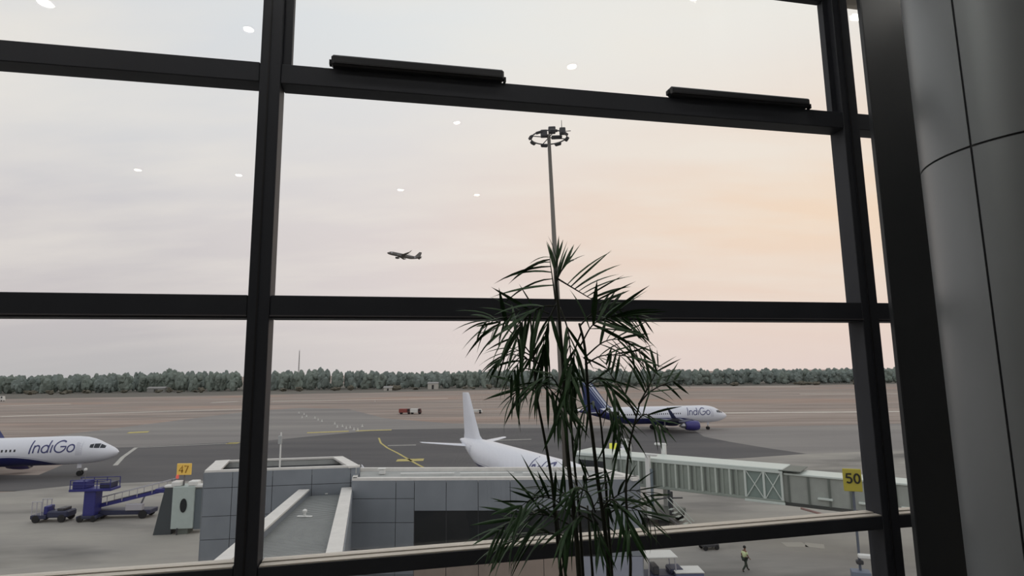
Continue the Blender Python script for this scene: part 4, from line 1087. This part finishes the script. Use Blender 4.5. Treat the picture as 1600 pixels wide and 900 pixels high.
pb_ = at_z(200, 808)
bl = empty('belt_loader', pb_, .05, label='blue belt loader with its inclined conveyor raised towards the right', category='belt loader')
MB().bevbox((-3.6, -.8, .4), (2.6, .8, .85), .06).build('chassis', NAVY, bl)
bm_ = MB().hull8([(-4.3, -.55, .75), (4.6, -.55, 2.75), (4.6, .55, 2.75), (-4.3, .55, .75), (-4.3, -.55, 1.1), (4.6, -.55, 3.1), (4.6, .55, 3.1), (-4.3, .55, 1.1)]); bm_.build('conveyor_boom', BLUE, bl)
MB().hull8([(-4.2, -.42, 1.12), (4.5, -.42, 3.12), (4.5, .42, 3.12), (-4.2, .42, 1.12), (-4.2, -.42, 1.17), (4.5, -.42, 3.17), (4.5, .42, 3.17), (-4.2, .42, 1.17)]).build('belt', DK, bl)
for y in (-.62, .62):
    MB().tube([(-3.6, y, 1.9), (4.4, y, 3.75)], .045, 6).build('hand_rail', LGM, bl)
    for i in range(6): MB().tube([(-3.4+i*1.5, y, 1.1+i*.337), (-3.4+i*1.5, y, 1.95+i*.346)], .035, 6).build('rail_post', LGM, bl)
MB().bevbox((2.9, -.7, 2.5), (4.9, .7, 2.9), .05).build('boom_nose', BLUE, bl)
MB().bevbox((.2, -1.0, .85), (1.9, -.55, 1.5), .05).build('engine_box', LGM, bl)
MB().tube([(1.0, 0, .8), (1.6, 0, 2.2)], .09, 8).build('lift_ram', METAL, bl)
wheels(bl, (-2.8, 1.9), (-.8, .8), .42)

ps_ = at_z(142, 813)
ss = empty('boarding_stairs', ps_, .08, label='blue lift tower with wide platform standing beside the belt loader', category='stairs')
MB().bevbox((-.55, -.6, .35), (.6, .6, 3.0), .05).build('tower', BLUE, ss)
MB().bevbox((-1.9, -.9, 3.0), (2.2, .9, 3.25), .04).build('platform', BLUE, ss)
for x in (-1.8, -.5, .8, 2.1):
    for y in (-.85, .85): MB().tube([(x, y, 3.25), (x, y, 4.15)], .04, 6).build('rail_post', BLUE, ss)
for y in (-.85, .85):
    for z in (3.7, 4.15): MB().tube([(-1.8, y, z), (2.1, y, z)], .04, 6).build('guard_rail', BLUE, ss)
MB().bevbox((-1.7, -.7, 3.25), (-.4, .7, 4.0), .05).build('platform_box', BLUE, ss)
MB().bevbox((.9, -.6, 3.25), (2.0, .7, 3.8), .05).build('platform_box', NAVY, ss)
MB().tube([(-.9, 0, 3.3), (-.95, 0, 5.0)], .035, 6).build('lamp_stalk', GREYM, ss)
MB().lathe([(.02, 0), (.15, .05), (.15, .22), (.02, .28)], (-.95, 0, 4.95), n=12).build('lamp', WHITE, ss)
MB().bevbox((-1.0, -.85, .3), (1.0, .85, .6), .05).build('chassis', NAVY, ss)
wheels(ss, (-.65, .65), (-.75, .75), .32)

# ================================================================== NEAR APRON, RIGHT OF THE PALM
pc = at_z(1030, 866, 1.97)
ct_ = empty('baggage_tractor', (pc.x, pc.y, 0), .05, label='small tractor under a white canopy below the sill', category='tractor')
MB().bevbox((-1.05, -.8, 1.92), (1.05, .8, 2.02), .03).build('canopy', OFFW, ct_)
for x in (-.9, .85):
    for y in (-.7, .7): MB().tube([(x*1.1, y, .7), (x, y, 1.95)], .04, 6).build('canopy_post', LGM, ct_)
MB().bevbox((-1.3, -.75, .35), (1.5, .75, .8), .08).build('body', NAVY, ct_)
MB().bevbox((-.6, -.55, .8), (-.2, .55, 1.35), .05).build('seat', DK, ct_)
MB().bevbox((.55, -.6, .8), (1.5, .6, 1.15), .08).build('bonnet', NAVY, ct_)
wheels(ct_, (-.8, 1.0), (-.7, .7), .36)
pc = at_z(1073, 890, 1.06)
dl = empty('cargo_dolly', (pc.x, pc.y, 0), .0, label='white topped cargo dolly coupled in front of the small tractor', category='cart')
MB().bevbox((-.95, -.7, 1.02), (1.0, .7, 1.1), .02).build('white_top', OFFW, dl)
MB().bevbox((-.92, -.68, .5), (.97, .68, 1.0), .03).build('bin', mat('slate_blue_bin', rgb(92, 98, 128), .5), dl)
MB().tube([(-1.6, 0, .5), (-.9, 0, .5)], .05, 6).build('tow_bar', DK, dl)
wheels(dl, (-.6, .65), (-.55, .55), .28, .16)
pc = at_z(1108, 858)
bw = empty('chock_trolley', pc, .2, label='low dark trolley just under the sill left of the walking person', category='trolley')
MB().bevbox((-.7, -.4, .25), (.7, .4, .45), .03).build('deck', DK, bw); MB().bevbox((-.3, -.3, .45), (.35, .3, .9), .04).build('load', mat('load_brown', rgb(110, 96, 84), .7), bw)
MB().tube([(.7, 0, .4), (1.1, 0, 1.0)], .03, 6).build('handle', DK, bw)
wheels(bw, (-.5, .5), (-.36, .36), .2, .1)

# ================================================================== PERSON walking on the apron
pp_ = at_z(1165, 893)
per = empty('person', pp_, R_(20), label='walking person in a pale yellow-green vest and dark trousers on the apron', category='person')
def skin(name, verts, edges, rads, m, root=0, sub=1, parent=per):
    me = bpy.data.meshes.new(name); me.from_pydata(verts, edges, []); me.update(); me.materials.append(m)
    o = link(name, me, parent)
    md = o.modifiers.new('skin', 'SKIN'); md.use_smooth_shade = True
    for i, r in enumerate(rads):
        sv = me.skin_vertices[0].data[i]; sv.radius = (r, r) if isinstance(r, (int, float)) else r; sv.use_root = (i == root)
    s2 = o.modifiers.new('sub', 'SUBSURF'); s2.levels = sub; s2.render_levels = sub
    return o
SKN = mat('skin_brown', rgb(120, 84, 66), .6); VEST = mat('hi_vis_pale', rgb(214, 226, 176), .6); TRS = mat('dark_green_trousers', rgb(44, 54, 44), .8); HAIR = mat('black_hair', rgb(24, 22, 22), .7)
J = dict(pel=(0, 0, .95), bel=(0, 0, 1.1), che=(.02, 0, 1.32), nec=(.04, 0, 1.48), nk2=(.05, 0, 1.54), hed=(.07, 0, 1.66), top=(.06, 0, 1.75), nos=(.155, 0, 1.645),
         hipL=(0, .1, .9), kneL=(.2, .11, .5), ankL=(.3, .11, .1), toeL=(.46, .12, .05), hipR=(0, -.1, .9), kneR=(-.04, -.11, .48), ankR=(-.34, -.11, .16), toeR=(-.24, -.12, .04),
         shL=(.02, .19, 1.42), elL=(-.08, .24, 1.14), wrL=(.02, .25, .9), paL=(.05, .25, .83), shR=(.02, -.19, 1.42), elR=(.06, -.25, 1.14), wrR=(.2, -.24, .95), paR=(.25, -.235, .9))
Rd = dict(pel=.14, bel=.125, che=.15, nec=.07, nk2=.055, hed=.095, top=.07, nos=.02, hipL=.085, kneL=.058, ankL=.042, toeL=.035, hipR=.085, kneR=.058, ankR=.042, toeR=.035,
          shL=.058, elL=.042, wrL=.028, paL=.032, shR=.058, elR=.042, wrR=.028, paR=.032)
E_ = [('pel', 'bel'), ('bel', 'che'), ('che', 'nec'), ('nec', 'nk2'), ('nk2', 'hed'), ('hed', 'top'), ('hed', 'nos'), ('pel', 'hipL'), ('hipL', 'kneL'), ('kneL', 'ankL'), ('ankL', 'toeL'), ('pel', 'hipR'), ('hipR', 'kneR'), ('kneR', 'ankR'), ('ankR', 'toeR'),
      ('che', 'shL'), ('shL', 'elL'), ('elL', 'wrL'), ('wrL', 'paL'), ('che', 'shR'), ('shR', 'elR'), ('elR', 'wrR'), ('wrR', 'paR')]
for sd, sg in (('L', 1), ('R', -1)):
    P_ = Vector(J['pa'+sd]); dn = (P_-Vector(J['wr'+sd])).normalized()
    for i, (off, ln_) in enumerate(((-.03, .075), (-.01, .085), (.01, .08), (.03, .065))):
        a = P_+dn*.03+Vector((off, 0, 0)); b = a+dn*ln_*.55; c = b+dn*ln_*.4+Vector((.0, -sg*.02, 0))
        for nm, v, r in (('a', a, .011), ('b', b, .009), ('c', c, .007)): J['f%s%d%s' % (sd, i, nm)] = tuple(v); Rd['f%s%d%s' % (sd, i, nm)] = r
        E_ += [('pa'+sd, 'f%s%da' % (sd, i)), ('f%s%da' % (sd, i), 'f%s%db' % (sd, i)), ('f%s%db' % (sd, i), 'f%s%dc' % (sd, i))]
    a = P_+Vector((.035, 0, 0)); b = a+Vector((.025, 0, 0))+dn*.03
    for nm, v, r in (('a', a, .012), ('b', b, .009)): J['t%s%s' % (sd, nm)] = tuple(v); Rd['t%s%s' % (sd, nm)] = r
    E_ += [('pa'+sd, 't%sa' % sd), ('t%sa' % sd, 't%sb' % sd)]
def sub_skin(name, keys, edges, grow, m, root):
    ix = {k_: i for i, k_ in enumerate(keys)}
    return skin(name, [J[k_] for k_ in keys], [(ix[a], ix[b]) for a, b in edges if a in ix and b in ix], [Rd[k_]+grow for k_ in keys], m, ix[root])
sub_skin('body', list(J), E_, 0, SKN, 'pel')
sub_skin('trousers', ['pel', 'hipL', 'kneL', 'ankL', 'hipR', 'kneR', 'ankR'], E_, .022, TRS, 'pel')
sub_skin('vest', ['pel', 'bel', 'che', 'shL', 'shR', 'nec'], E_, .028, VEST, 'che')
J['elL2'] = tuple(Vector(J['shL']).lerp(Vector(J['elL']), .8)); J['elR2'] = tuple(Vector(J['shR']).lerp(Vector(J['elR']), .8)); Rd['elL2'] = Rd['elR2'] = .045
for sd in 'LR':
    sub_skin('sleeve', ['sh'+sd, 'el'+sd+'2'], [('sh'+sd, 'el'+sd+'2')], .016, VEST, 'sh'+sd)
    sub_skin('shoe', ['ank'+sd, 'toe'+sd], E_, .018, HAIR, 'ank'+sd)
MB().lathe([(.001, .115), (.06, .1), (.1, .05), (.108, 0), (.1, -.05), (.001, -.06)], (.035, 0, 1.69), n=16).build('hair', HAIR, per, True)
for y in (-.035, .035): MB().lathe([(.001, -.012), (.012, 0), (.001, .012)], (.155, y, 1.675), n=8).build('eye', HAIR, per)
